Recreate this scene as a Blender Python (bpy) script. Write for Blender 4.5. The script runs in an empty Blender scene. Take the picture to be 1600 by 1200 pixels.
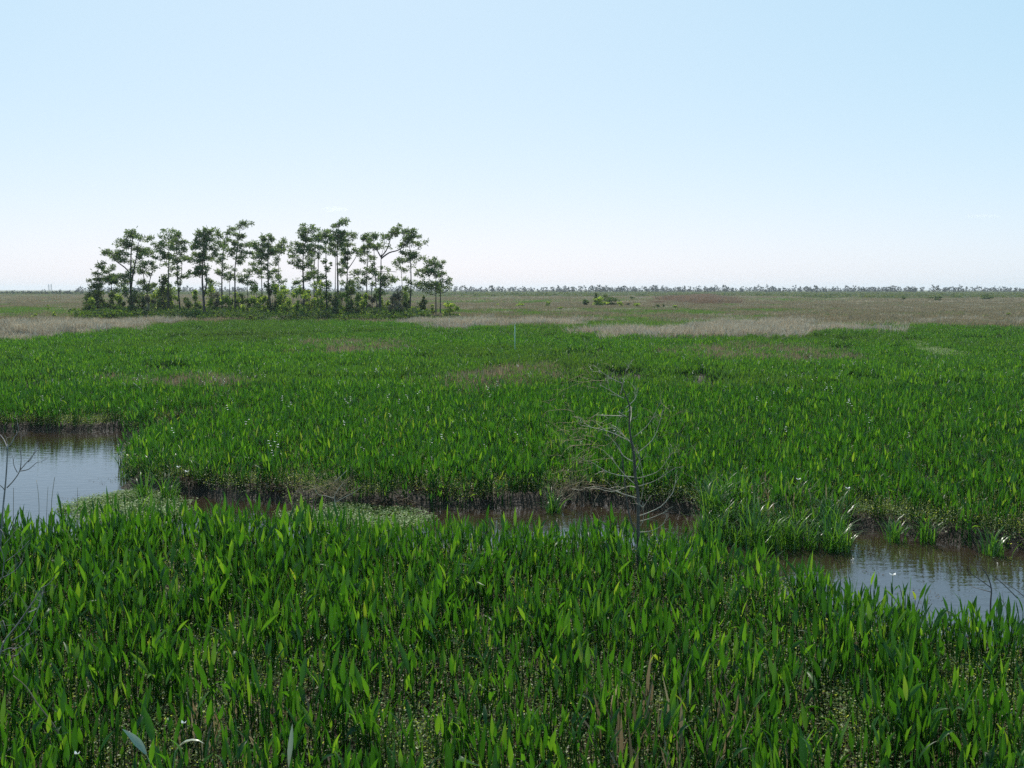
import bpy, bmesh, math, random
import numpy as np
from mathutils import Vector, Euler, Matrix

# ------------------------------------------------------------------ camera, sky, sun, exposure
scene = bpy.context.scene
COL = scene.collection
rad = math.radians
F = 1570.0                     # focal length in photo pixels (1600 wide)
HOR = 452.0                    # horizon row in the photo
CAM_H = 5.0
PITCH = math.atan((600.0 - HOR) / F)
cd = bpy.data.cameras.new('camera')
cam = bpy.data.objects.new('camera', cd)
COL.objects.link(cam)
cd.sensor_width = 36.0
cd.lens = 36.0 * F / 1600.0
cd.clip_start = 0.1
cd.clip_end = 40000.0
cam.location = (0, 0, CAM_H)
cam.rotation_euler = (rad(90) - PITCH, 0, 0)
scene.camera = cam

SUN_EL, SUN_AZ = 52.0, -9.0   # azimuth from +Y, negative = to the left of the view
world = bpy.data.worlds.new('World')
scene.world = world
world.use_nodes = True
wn = world.node_tree.nodes
wl = world.node_tree.links
sky = wn.new('ShaderNodeTexSky')
sky.sky_type = 'NISHITA'
sky.sun_disc = False
sky.sun_elevation = rad(SUN_EL)
sky.sun_rotation = rad(SUN_AZ)
sky.air_density = 0.6
sky.dust_density = 1.0
sky.ozone_density = 1.0
sky.altitude = 0
bg = wn['Background']
bg.inputs['Strength'].default_value = 0.10
# the photo's tone: each channel with its own soft shoulder
sp_ = wn.new('ShaderNodeSeparateColor'); cb_ = wn.new('ShaderNodeCombineColor')
wl.new(sky.outputs['Color'], sp_.inputs['Color'])
for ch, gain, power in (('Red', 1.97, 0.60), ('Green', 3.58, 0.305), ('Blue', 4.70, 0.20)):
    pw = wn.new('ShaderNodeMath'); pw.operation = 'POWER'; pw.inputs[1].default_value = power
    ml = wn.new('ShaderNodeMath'); ml.operation = 'MULTIPLY'; ml.inputs[1].default_value = gain
    wl.new(sp_.outputs[ch], pw.inputs[0]); wl.new(pw.outputs[0], ml.inputs[0]); wl.new(ml.outputs[0], cb_.inputs[ch])
wl.new(cb_.outputs['Color'], bg.inputs['Color'])

sd = bpy.data.lights.new('sun', 'SUN')
sd.energy = 3.2
sd.angle = rad(0.53)
sd.color = (1.0, 0.95, 0.86)
sun = bpy.data.objects.new('sun', sd)
COL.objects.link(sun)
sv = Vector((math.sin(rad(SUN_AZ)) * math.cos(rad(SUN_EL)), math.cos(rad(SUN_AZ)) * math.cos(rad(SUN_EL)), math.sin(rad(SUN_EL))))
sun.rotation_euler = sv.to_track_quat('Z', 'Y').to_euler()
sun.location = (0, 0, 60)

vs = scene.view_settings
vs.view_transform = 'Standard'
vs.look = 'None'
vs.exposure = 0.52
vs.gamma = 1.0
vs.use_curve_mapping = False
scene.cycles.max_bounces = 8
scene.cycles.transmission_bounces = 4
scene.cycles.volume_bounces = 1
scene.cycles.use_denoising = False

rng = np.random.default_rng(7)
random.seed(7)

# ------------------------------------------------------------------ helpers
CP, SP = math.cos(PITCH), math.sin(PITCH)

def ray(px, py):
    xc = (px - 800.0) / F
    yc = -(py - 600.0) / F
    return np.array([xc, CP + yc * SP, -SP + yc * CP])

def ground(px, py, z=0.0):
    r = ray(px, py)
    t = (z - CAM_H) / r[2]
    return np.array([r[0] * t, r[1] * t, z])

def at_depth(px, py, Y):
    """point on the view ray through a photo pixel at world distance Y"""
    r = ray(px, py)
    t = Y / r[1]
    return np.array([r[0] * t, Y, CAM_H + r[2] * t])

def project(x, y, z=0.0):
    x = np.asarray(x, float); y = np.asarray(y, float)
    dz = z - CAM_H
    fw = y * CP - dz * SP
    up = y * SP + dz * CP
    fw = np.maximum(fw, 1e-3)
    return 800 + F * x / fw, 600 - F * up / fw

def inpoly(x, y, poly):
    x = np.asarray(x, float); y = np.asarray(y, float)
    c = np.zeros(x.shape, bool)
    n = len(poly)
    j = n - 1
    for i in range(n):
        xi, yi = poly[i]; xj, yj = poly[j]
        if yi != yj:
            c ^= ((yi > y) != (yj > y)) & (x < (xj - xi) * (y - yi) / (yj - yi) + xi)
        j = i
    return c

def polydist(x, y, poly):
    d = np.full(x.shape, 1e9)
    n = len(poly)
    for i in range(n):
        ax, ay = poly[i]; bx, by = poly[(i + 1) % n]
        vx, vy = bx - ax, by - ay
        L = vx * vx + vy * vy + 1e-12
        t = np.clip(((x - ax) * vx + (y - ay) * vy) / L, 0, 1)
        d = np.minimum(d, np.hypot(x - ax - t * vx, y - ay - t * vy))
    return d

def tag(o, label=None, cat=None, group=None, kind=None):
    if label: o['label'] = label
    if cat: o['category'] = cat
    if group: o['group'] = group
    if kind: o['kind'] = kind
    return o

def empty(name, loc, rz=0.0):
    o = bpy.data.objects.new(name, None)
    o.empty_display_size = 0.2
    COL.objects.link(o)
    o.location = tuple(float(v) for v in loc)
    o.rotation_euler = (0, 0, rz)
    return o

class MB:
    """collects faces of several shapes for one mesh"""
    def __init__(self):
        self.v = []; self.f = []; self.n = 0; self.m = []
    def add(self, verts, faces, mi=0):
        verts = np.asarray(verts, float)
        self.v.append(verts)
        b = self.n
        for f in faces:
            self.f.append(tuple(b + i for i in f)); self.m.append(mi)
        self.n += len(verts)
    def tube(self, pts, radii, sides=5, mi=0, cap=True):
        pts = [Vector(p) for p in pts]
        vs_ = []; fs = []
        ref = Vector((0.31, 0.77, 0.55)).normalized()
        for i, p in enumerate(pts):
            a = pts[max(i - 1, 0)]; b = pts[min(i + 1, len(pts) - 1)]
            t = (b - a)
            t = t.normalized() if t.length > 1e-9 else Vector((0, 0, 1))
            s = t.cross(ref)
            if s.length < 1e-4: s = t.cross(Vector((1, 0, 0)))
            s.normalize(); u = t.cross(s)
            for k in range(sides):
                an = 2 * math.pi * k / sides
                q = p + (s * math.cos(an) + u * math.sin(an)) * radii[i]
                vs_.append((q.x, q.y, q.z))
        for i in range(len(pts) - 1):
            for k in range(sides):
                k2 = (k + 1) % sides
                fs.append((i * sides + k, i * sides + k2, (i + 1) * sides + k2, (i + 1) * sides + k))
        if cap:
            fs.append(tuple(range(sides))[::-1])
            fs.append(tuple((len(pts) - 1) * sides + k for k in range(sides)))
        self.add(vs_, fs, mi)
    def mesh(self, name, mats, smooth=True):
        me = bpy.data.meshes.new(name)
        v = np.concatenate(self.v) if self.v else np.zeros((0, 3))
        me.from_pydata(v.tolist(), [], self.f)
        for m in (mats if isinstance(mats, (list, tuple)) else [mats]):
            me.materials.append(m)
        if smooth:
            me.polygons.foreach_set('use_smooth', [True] * len(me.polygons))
        if any(self.m):
            me.polygons.foreach_set('material_index', self.m)
        me.update()
        return me
    def build(self, name, mats, parent=None, smooth=True, loc=None, link=True):
        o = bpy.data.objects.new(name, self.mesh(name, mats, smooth))
        if link: COL.objects.link(o)
        if parent is not None: o.parent = parent
        if loc is not None: o.location = tuple(float(q) for q in loc)
        return o

# ------------------------------------------------------------------ materials
def new_mat(name):
    m = bpy.data.materials.new(name)
    m.use_nodes = True
    m.node_tree.nodes.clear()
    return m, m.node_tree.nodes, m.node_tree.links

def ramp(nodes, stops, interp='LINEAR'):
    r = nodes.new('ShaderNodeValToRGB')
    e = r.color_ramp.elements
    r.color_ramp.interpolation = interp
    while len(e) < len(stops): e.new(0.5)
    for i, (p, c) in enumerate(stops):
        e[i].position = p
        e[i].color = (c[0], c[1], c[2], 1)
    return r

def leaf_mat(name, stops, trans=0.45, tgain=1.6, rough=0.4, spec=0.5, world_dull=None, wscale=0.06, grad=None):
    """leaf: colour differs from leaf to leaf and slowly from place to place"""
    m, n, l = new_mat(name)
    out = n.new('ShaderNodeOutputMaterial')
    geo = n.new('ShaderNodeNewGeometry')
    oi = n.new('ShaderNodeObjectInfo')
    add = n.new('ShaderNodeMath'); add.operation = 'ADD'
    l.new(geo.outputs['Random Per Island'], add.inputs[0])
    l.new(oi.outputs['Random'], add.inputs[1])
    fr = n.new('ShaderNodeMath'); fr.operation = 'FRACT'
    l.new(add.outputs[0], fr.inputs[0])
    rp = ramp(n, stops)
    l.new(fr.outputs[0], rp.inputs['Fac'])
    col = rp.outputs['Color']
    if world_dull is not None:
        mp = n.new('ShaderNodeMapping'); mp.inputs['Scale'].default_value = (1.0, 0.55, 1.0)
        l.new(geo.outputs['Position'], mp.inputs['Vector'])
        nz = n.new('ShaderNodeTexNoise'); nz.inputs['Scale'].default_value = wscale; nz.inputs['Detail'].default_value = 4
        l.new(mp.outputs['Vector'], nz.inputs['Vector'])
        mr = n.new('ShaderNodeMapRange'); mr.inputs['From Min'].default_value = 0.45; mr.inputs['From Max'].default_value = 0.68
        mr.inputs['To Max'].default_value = 0.85
        l.new(nz.outputs['Fac'], mr.inputs['Value'])
        mx = n.new('ShaderNodeMix'); mx.data_type = 'RGBA'
        l.new(mr.outputs['Result'], mx.inputs['Factor'])
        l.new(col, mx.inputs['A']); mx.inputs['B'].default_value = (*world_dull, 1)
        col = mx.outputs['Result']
    p = n.new('ShaderNodeBsdfPrincipled')
    p.inputs['Roughness'].default_value = rough
    p.inputs['Specular IOR Level'].default_value = spec
    l.new(col, p.inputs['Base Color'])
    t = n.new('ShaderNodeBsdfTranslucent')
    g = n.new('ShaderNodeMix'); g.data_type = 'RGBA'; g.blend_type = 'MULTIPLY'; g.inputs['Factor'].default_value = 1.0
    l.new(col, g.inputs['A']); g.inputs['B'].default_value = (tgain * 1.1, tgain * 1.05, tgain * 0.4, 1) if tgain >= 1.2 else (tgain, tgain * 0.95, tgain * 0.85, 1)
    l.new(g.outputs['Result'], t.inputs['Color'])
    ms = n.new('ShaderNodeMixShader'); ms.inputs['Fac'].default_value = trans
    l.new(p.outputs[0], ms.inputs[1]); l.new(t.outputs[0], ms.inputs[2])
    l.new(ms.outputs[0], out.inputs['Surface'])
    return m

def bark_mat(name, c0, c1, scale=6.0, rough=0.9, zs=0.3):
    m, n, l = new_mat(name)
    out = n.new('ShaderNodeOutputMaterial')
    tc = n.new('ShaderNodeTexCoord')
    mp = n.new('ShaderNodeMapping'); mp.inputs['Scale'].default_value = (1, 1, zs)
    l.new(tc.outputs['Object'], mp.inputs['Vector'])
    nz = n.new('ShaderNodeTexNoise'); nz.inputs['Scale'].default_value = scale; nz.inputs['Detail'].default_value = 5
    l.new(mp.outputs['Vector'], nz.inputs['Vector'])
    rp = ramp(n, [(0.3, c0), (0.7, c1)])
    l.new(nz.outputs['Fac'], rp.inputs['Fac'])
    p = n.new('ShaderNodeBsdfPrincipled'); p.inputs['Roughness'].default_value = rough
    l.new(rp.outputs['Color'], p.inputs['Base Color'])
    b = n.new('ShaderNodeBump'); b.inputs['Strength'].default_value = 0.6; b.inputs['Distance'].default_value = 0.02
    l.new(nz.outputs['Fac'], b.inputs['Height']); l.new(b.outputs['Normal'], p.inputs['Normal'])
    l.new(p.outputs[0], out.inputs['Surface'])
    return m

M = {}
M['leaf'] = leaf_mat('marsh_leaf', [(0.0, (0.012, 0.046, 0.006)), (0.35, (0.021, 0.076, 0.008)), (0.7, (0.032, 0.104, 0.010)),
                                     (0.9, (0.060, 0.147, 0.015)), (0.985, (0.10, 0.19, 0.022)), (1.0, (0.14, 0.19, 0.03))],
                     trans=0.43, tgain=2.4, rough=0.45, spec=0.4)
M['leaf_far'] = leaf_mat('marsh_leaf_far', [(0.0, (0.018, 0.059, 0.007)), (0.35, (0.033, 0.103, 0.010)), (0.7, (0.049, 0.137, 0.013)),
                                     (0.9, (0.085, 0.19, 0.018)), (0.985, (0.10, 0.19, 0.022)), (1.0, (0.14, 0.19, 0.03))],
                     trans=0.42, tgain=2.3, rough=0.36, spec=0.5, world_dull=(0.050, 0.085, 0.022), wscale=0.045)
M['lit_leaf'] = leaf_mat('lit_leaf', [(0.0, (0.36, 0.42, 0.30)), (1.0, (0.42, 0.46, 0.34))], trans=0.3, tgain=1.0, rough=0.3)  # whitened leaf colour stands in for light caught on the blade
M['cover'] = leaf_mat('creeping_leaf', [(0.0, (0.03, 0.06, 0.012)), (0.5, (0.085, 0.14, 0.028)), (0.85, (0.19, 0.26, 0.065)), (0.97, (0.38, 0.44, 0.18))],
                      trans=0.42, tgain=2.2, rough=0.42, spec=0.3)
M['mat_leaf'] = leaf_mat('floating_leaf', [(0.0, (0.045, 0.10, 0.018)), (0.5, (0.10, 0.19, 0.03)), (0.9, (0.19, 0.29, 0.065))],
                         trans=0.3, tgain=1.4, rough=0.5, spec=0.3)
M['litter'] = leaf_mat('dead_litter', [(0.0, (0.03, 0.018, 0.010)), (0.5, (0.065, 0.043, 0.023)), (0.9, (0.14, 0.10, 0.055))], trans=0.15, tgain=1.0, rough=0.8, spec=0.12)
M['grass'] = leaf_mat('arching_grass', [(0.0, (0.026, 0.085, 0.012)), (0.6, (0.046, 0.13, 0.018)), (0.95, (0.09, 0.18, 0.03))], trans=0.42, tgain=2.0, rough=0.35, spec=0.5)
M['dry'] = leaf_mat('dry_grass', [(0.0, (0.26, 0.21, 0.14)), (0.5, (0.45, 0.385, 0.28)), (0.95, (0.68, 0.60, 0.47))], trans=0.35, tgain=0.9, rough=0.6, spec=0.3)
M['drygrey'] = leaf_mat('dull_dry_grass', [(0.0, (0.18, 0.145, 0.085)), (0.5, (0.28, 0.225, 0.135)), (0.95, (0.38, 0.33, 0.21))], trans=0.4, tgain=0.95, rough=0.7, spec=0.2)
M['redgrass'] = leaf_mat('russet_brush', [(0.0, (0.2, 0.13, 0.085)), (0.9, (0.32, 0.22, 0.15))], trans=0.35, tgain=1.0, rough=0.7, spec=0.2)
M['fgreen'] = leaf_mat('distant_green_grass', [(0.0, (0.065, 0.125, 0.03)), (0.9, (0.11, 0.19, 0.048))], trans=0.4, tgain=1.7, rough=0.5, spec=0.3)
M['needle'] = leaf_mat('pine_needles', [(0.0, (0.065, 0.105, 0.05)), (0.5, (0.105, 0.165, 0.07)), (0.95, (0.16, 0.225, 0.09))], trans=0.45, tgain=1.5, rough=0.5, spec=0.4)
M['vine'] = leaf_mat('vine_leaves', [(0.0, (0.03, 0.06, 0.015)), (0.5, (0.05, 0.10, 0.02)), (0.95, (0.10, 0.16, 0.03))], trans=0.4, tgain=1.8, rough=0.75, spec=0.12)
M['shrub_y'] = leaf_mat('yellow_green_leaves', [(0.0, (0.10, 0.16, 0.035)), (0.5, (0.17, 0.25, 0.06)), (0.95, (0.27, 0.34, 0.10))], trans=0.52, tgain=1.7, rough=0.75, spec=0.12)
M['shrub_d'] = leaf_mat('dark_green_leaves', [(0.0, (0.04, 0.07, 0.024)), (0.5, (0.065, 0.11, 0.036)), (0.95, (0.12, 0.17, 0.055))], trans=0.35, tgain=1.6, rough=0.75, spec=0.12)
M['shrub_g'] = leaf_mat('grey_green_leaves', [(0.0, (0.09, 0.09, 0.055)), (0.5, (0.15, 0.15, 0.09)), (0.95, (0.17, 0.165, 0.10))], trans=0.35, tgain=1.1, rough=0.75, spec=0.12)
M['far_leaf'] = leaf_mat('distant_tree_leaves', [(0.0, (0.008, 0.024, 0.022)), (0.9, (0.018, 0.042, 0.034))], trans=0.3, tgain=1.4, rough=0.75, spec=0.12)
M['scrub'] = leaf_mat('distant_scrub_leaves', [(0.0, (0.055, 0.085, 0.035)), (0.9, (0.12, 0.155, 0.06))], trans=0.35, tgain=1.5, rough=0.75, spec=0.12)
M['bark'] = bark_mat('pine_bark', (0.035, 0.027, 0.022), (0.085, 0.066, 0.055), 5)
M['twig'] = bark_mat('pale_dead_wood', (0.33, 0.27, 0.19), (0.58, 0.50, 0.38), 14, 0.7)  # pale wood, colour raised further to stand in for sun on branch tops
M['dark_twig'] = bark_mat('dark_sapling_bark', (0.05, 0.04, 0.03), (0.11, 0.09, 0.07), 14, 0.8)
M['brown_twig'] = bark_mat('brown_twig', (0.17, 0.12, 0.06), (0.34, 0.25, 0.14), 14, 0.8)
M['grey_twig'] = bark_mat('grey_violet_twig', (0.17, 0.13, 0.12), (0.34, 0.29, 0.27), 14, 0.75)

def simple_mat(name, c, rough=0.5, trans=0.0):
    m, n, l = new_mat(name)
    out = n.new('ShaderNodeOutputMaterial')
    p = n.new('ShaderNodeBsdfPrincipled'); p.inputs['Roughness'].default_value = rough
    nz = n.new('ShaderNodeTexNoise'); nz.inputs['Scale'].default_value = 9
    rp = ramp(n, [(0.3, tuple(q * 0.85 for q in c)), (0.7, c)])
    l.new(nz.outputs['Fac'], rp.inputs['Fac']); l.new(rp.outputs['Color'], p.inputs['Base Color'])
    if trans > 0:
        t = n.new('ShaderNodeBsdfTranslucent'); l.new(rp.outputs['Color'], t.inputs['Color'])
        ms = n.new('ShaderNodeMixShader'); ms.inputs['Fac'].default_value = trans
        l.new(p.outputs[0], ms.inputs[1]); l.new(t.outputs[0], ms.inputs[2]); l.new(ms.outputs[0], out.inputs['Surface'])
    else:
        l.new(p.outputs[0], out.inputs['Surface'])
    return m
M['petal'] = simple_mat('white_petal', (0.8, 0.8, 0.78), 0.5, 0.3)
M['pole'] = simple_mat('pale_green_pole', (0.5, 0.62, 0.52), 0.45)
M['steel'] = simple_mat('galvanised_steel', (0.36, 0.37, 0.38), 0.5)

# ------------------------------------------------------------------ the channel and the zones of the marsh (photo pixels -> ground)
WATER_Z = -0.27
water_px = [(-420, 690), (-150, 680), (0, 676), (60, 674), (120, 676), (185, 673), (198, 684), (225, 688), (252, 684), (272, 668), (330, 662), (405, 661),
            (395, 668), (310, 677), (240, 698), (205, 712), (190, 728), (186, 762), (235, 768), (330, 778), (400, 781), (470, 788), (540, 790), (600, 798),
            (700, 797), (800, 795), (850, 792), (880, 787), (950, 794), (1020, 798), (1085, 806), (1092, 832), (1140, 838), (1200, 846), (1260, 846), (1310, 850),
            (1335, 830), (1420, 836), (1500, 852), (1600, 860), (1700, 872), (1900, 900), (2300, 950),
            (2300, 1145), (1900, 1090), (1700, 1052), (1600, 1033), (1520, 1028), (1450, 1017), (1350, 996), (1250, 955), (1150, 906), (1050, 886),
            (900, 880), (700, 877), (500, 866), (300, 862), (150, 868), (0, 884), (-150, 900), (-420, 930)]
def fine(poly, step=0.5, amp=0.10):
    out = []
    r = np.random.default_rng(3)
    n = len(poly)
    for i in range(n):
        a = np.array(poly[i]); b = np.array(poly[(i + 1) % n])
        k = max(1, int(np.linalg.norm(b - a) / step))
        k = min(k, 40)
        for j in range(k):
            p = a + (b - a) * j / k
            if np.linalg.norm(p) < 60: p = p + r.normal(0, amp, 2)
            out.append((p[0], p[1]))
    return out
WATER = fine([tuple(ground(x, y, WATER_Z)[:2]) for x, y in water_px])

def wdist(x, y):
    """signed distance to the water's edge, positive in the water"""
    x = np.asarray(x, float); y = np.asarray(y, float)
    d = np.full(x.shape, -50.0)
    near = (y < 75) & (y > 3) & (np.abs(x) < 60)
    if near.any():
        xx, yy = x[near], y[near]
        s = polydist(xx, yy, WATER)
        d[near] = np.where(inpoly(xx, yy, WATER), s, -s)
    return d

def sst(a, b, t):
    t = np.clip((t - a) / (b - a), 0, 1)
    return t * t * (3 - 2 * t)

def gnoise(x, y):
    return (np.sin(x * 1.7 + 1.3 * np.sin(y * 0.9)) * np.cos(y * 1.31 + 0.7 * np.sin(x * 1.1)) * 0.022
            + np.sin(x * 5.1 + y * 3.7) * 0.010 + np.cos(x * 3.3 - y * 6.1 + 2) * 0.010)

def gz(x, y, s=None):
    x = np.asarray(x, float); y = np.asarray(y, float)
    if s is None: s = wdist(x, y)
    z = gnoise(x, y) * np.where(y < 80, 1.0, 0.5)
    lip = sst(-0.42, 0.03, s)
    return z * (1 - lip) - 0.32 * lip - 0.42 * sst(0.0, 1.5, s)

MATS_PX = [[(110, 797), (135, 779), (190, 768), (255, 774), (280, 786), (270, 810), (150, 818)],
           [(450, 806), (520, 790), (575, 776), (615, 779), (645, 799), (650, 815), (620, 826), (490, 824)]]
RMAT_PX = [(1408, 540), (1440, 541), (1472, 551), (1497, 559), (1500, 567), (1462, 565), (1430, 553)]
HOLLOW_PX = [[(735, 610), (780, 602), (790, 622), (745, 628)], [(1290, 552), (1330, 550), (1340, 566), (1300, 568)]]
DRY_A = [(-500, 520), (0, 513), (130, 509), (275, 507), (220, 517), (110, 528), (0, 541), (-500, 560)]
DRY_B = [(650, 510), (720, 506), (890, 506), (910, 511), (850, 515), (700, 517), (650, 514)]
DRY_D = [(1400, 509), (1600, 506), (2300, 507), (2300, 514), (1600, 513), (1400, 514)]
DRY_C = [(925, 522), (1000, 517), (1100, 511), (1250, 510), (1290, 516), (1400, 519), (1412, 523), (1290, 525), (1230, 532), (1000, 532), (930, 528)]
GREEN_FRONT = [(-900, 562), (0, 540), (110, 527), (215, 516), (275, 507), (690, 506), (800, 515), (930, 515), (1150, 515), (1400, 516), (1600, 515), (2500, 517),
               (2500, 3000), (-900, 3000)]

# ------------------------------------------------------------------ the ground sheet and the water
def axis(lo_far, lo, hi, hi_far, step, grow=1.16):
    mid = list(np.arange(lo, hi + 1e-6, step))
    a = []; s = step; v = lo
    while v > lo_far: s *= grow; v -= s; a.append(v)
    b = []; s = step; v = mid[-1]
    while v < hi_far: s *= grow; v += s; b.append(v)
    return np.array(a[::-1] + mid + b)
gx = axis(-6000, -24, 24, 6000, 0.15)
gy = axis(-300, 8.5, 42, 6000, 0.15)
X, Y = np.meshgrid(gx, gy)
Z = gz(X.ravel(), Y.ravel())
nx, ny = len(gx), len(gy)
me = bpy.data.meshes.new('marsh_ground')
co = np.column_stack([X.ravel(), Y.ravel(), Z]).astype(np.float32)
idx = np.arange(nx * ny).reshape(ny, nx)
quads = np.column_stack([idx[:-1, :-1].ravel(), idx[:-1, 1:].ravel(), idx[1:, 1:].ravel(), idx[1:, :-1].ravel()])
me.vertices.add(len(co)); me.vertices.foreach_set('co', co.ravel())
me.loops.add(quads.size); me.loops.foreach_set('vertex_index', quads.ravel().astype(np.int32))
me.polygons.add(len(quads))
me.polygons.foreach_set('loop_start', (np.arange(len(quads)) * 4).astype(np.int32))
me.polygons.foreach_set('use_smooth', [True] * len(quads))
me.update(calc_edges=True)
m, n, l = new_mat('marsh_soil')
out = n.new('ShaderNodeOutputMaterial')
geo = n.new('ShaderNodeNewGeometry')
p = n.new('ShaderNodeBsdfPrincipled'); p.inputs['Specular IOR Level'].default_value = 0.12
nz = n.new('ShaderNodeTexNoise'); nz.inputs['Scale'].default_value = 3.0; nz.inputs['Detail'].default_value = 8
l.new(geo.outputs['Position'], nz.inputs['Vector'])
mud = ramp(n, [(0.3, (0.016, 0.011, 0.007)), (0.55, (0.034, 0.023, 0.014)), (0.75, (0.065, 0.046, 0.030))])
l.new(nz.outputs['Fac'], mud.inputs['Fac'])
mp = n.new('ShaderNodeMapping'); mp.inputs['Scale'].default_value = (0.006, 0.02, 1)
l.new(geo.outputs['Position'], mp.inputs['Vector'])
nf = n.new('ShaderNodeTexNoise'); nf.inputs['Scale'].default_value = 1.0; nf.inputs['Detail'].default_value = 6
l.new(mp.outputs['Vector'], nf.inputs['Vector'])
far = ramp(n, [(0.35, (0.07, 0.10, 0.04)), (0.5, (0.15, 0.135, 0.08)), (0.7, (0.21, 0.17, 0.11))])
l.new(nf.outputs['Fac'], far.inputs['Fac'])
sep = n.new('ShaderNodeSeparateXYZ'); l.new(geo.outputs['Position'], sep.inputs[0])
mr = n.new('ShaderNodeMapRange'); mr.inputs['From Min'].default_value = 90; mr.inputs['From Max'].default_value = 170
l.new(sep.outputs['Y'], mr.inputs['Value'])
mx = n.new('ShaderNodeMix'); mx.data_type = 'RGBA'
l.new(mr.outputs['Result'], mx.inputs['Factor']); l.new(mud.outputs['Color'], mx.inputs['A']); l.new(far.outputs['Color'], mx.inputs['B'])
l.new(mx.outputs['Result'], p.inputs['Base Color'])
nr = n.new('ShaderNodeTexNoise'); nr.inputs['Scale'].default_value = 7.0; nr.inputs['Detail'].default_value = 4
l.new(geo.outputs['Position'], nr.inputs['Vector'])
rr = n.new('ShaderNodeMapRange'); rr.inputs['From Min'].default_value = 0.4; rr.inputs['From Max'].default_value = 0.65
rr.inputs['To Min'].default_value = 0.5; rr.inputs['To Max'].default_value = 0.85
l.new(nr.outputs['Fac'], rr.inputs['Value']); l.new(rr.outputs['Result'], p.inputs['Roughness'])
bp = n.new('ShaderNodeBump'); bp.inputs['Strength'].default_value = 0.9; bp.inputs['Distance'].default_value = 0.05
n2 = n.new('ShaderNodeTexNoise'); n2.inputs['Scale'].default_value = 18.0; n2.inputs['Detail'].default_value = 6
l.new(geo.outputs['Position'], n2.inputs['Vector'])
l.new(n2.outputs['Fac'], bp.inputs['Height']); l.new(bp.outputs['Normal'], p.inputs['Normal'])
l.new(p.outputs[0], out.inputs['Surface'])
M['soil'] = m
me.materials.append(m)
go = bpy.data.objects.new('marsh_ground', me)
COL.objects.link(go)
tag(go, 'dark wet marsh ground stretching flat to the horizon', 'ground', kind='structure')

m, n, l = new_mat('murky_water')
out = n.new('ShaderNodeOutputMaterial')
geo = n.new('ShaderNodeNewGeometry')
p = n.new('ShaderNodeBsdfDiffuse'); p.inputs['Color'].default_value = (0.030, 0.020, 0.012, 1)
gl = n.new('ShaderNodeBsdfGlossy'); gl.inputs['Color'].default_value = (0.84, 0.92, 1.0, 1); gl.inputs['Roughness'].default_value = 0.02
fr = n.new('ShaderNodeFresnel'); fr.inputs['IOR'].default_value = 1.75
ms = n.new('ShaderNodeMixShader')
mp = n.new('ShaderNodeMapping'); mp.inputs['Scale'].default_value = (1.0, 2.2, 1)
l.new(geo.outputs['Position'], mp.inputs['Vector'])
nz = n.new('ShaderNodeTexNoise'); nz.inputs['Scale'].default_value = 2.6; nz.inputs['Detail'].default_value = 4
l.new(mp.outputs['Vector'], nz.inputs['Vector'])
bp = n.new('ShaderNodeBump'); bp.inputs['Strength'].default_value = 0.14; bp.inputs['Distance'].default_value = 0.05
l.new(nz.outputs['Fac'], bp.inputs['Height'])
for q in (gl, fr): l.new(bp.outputs['Normal'], q.inputs['Normal'])
l.new(fr.outputs[0], ms.inputs['Fac']); l.new(p.outputs[0], ms.inputs[1]); l.new(gl.outputs[0], ms.inputs[2])
l.new(ms.outputs[0], out.inputs['Surface'])
M['water'] = m
b = MB()
xs = np.linspace(-34, 36, 36); ys = np.linspace(8, 46, 20)
vv = [(x, y, WATER_Z) for y in ys for x in xs]
ff = [(j * 36 + i, j * 36 + i + 1, (j + 1) * 36 + i + 1, (j + 1) * 36 + i) for j in range(19) for i in range(35)]
b.add(vv, ff)
wo = b.build('channel_water', M['water'])
tag(wo, 'still brown water of the channel reflecting the pale sky', 'water', kind='structure')

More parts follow.
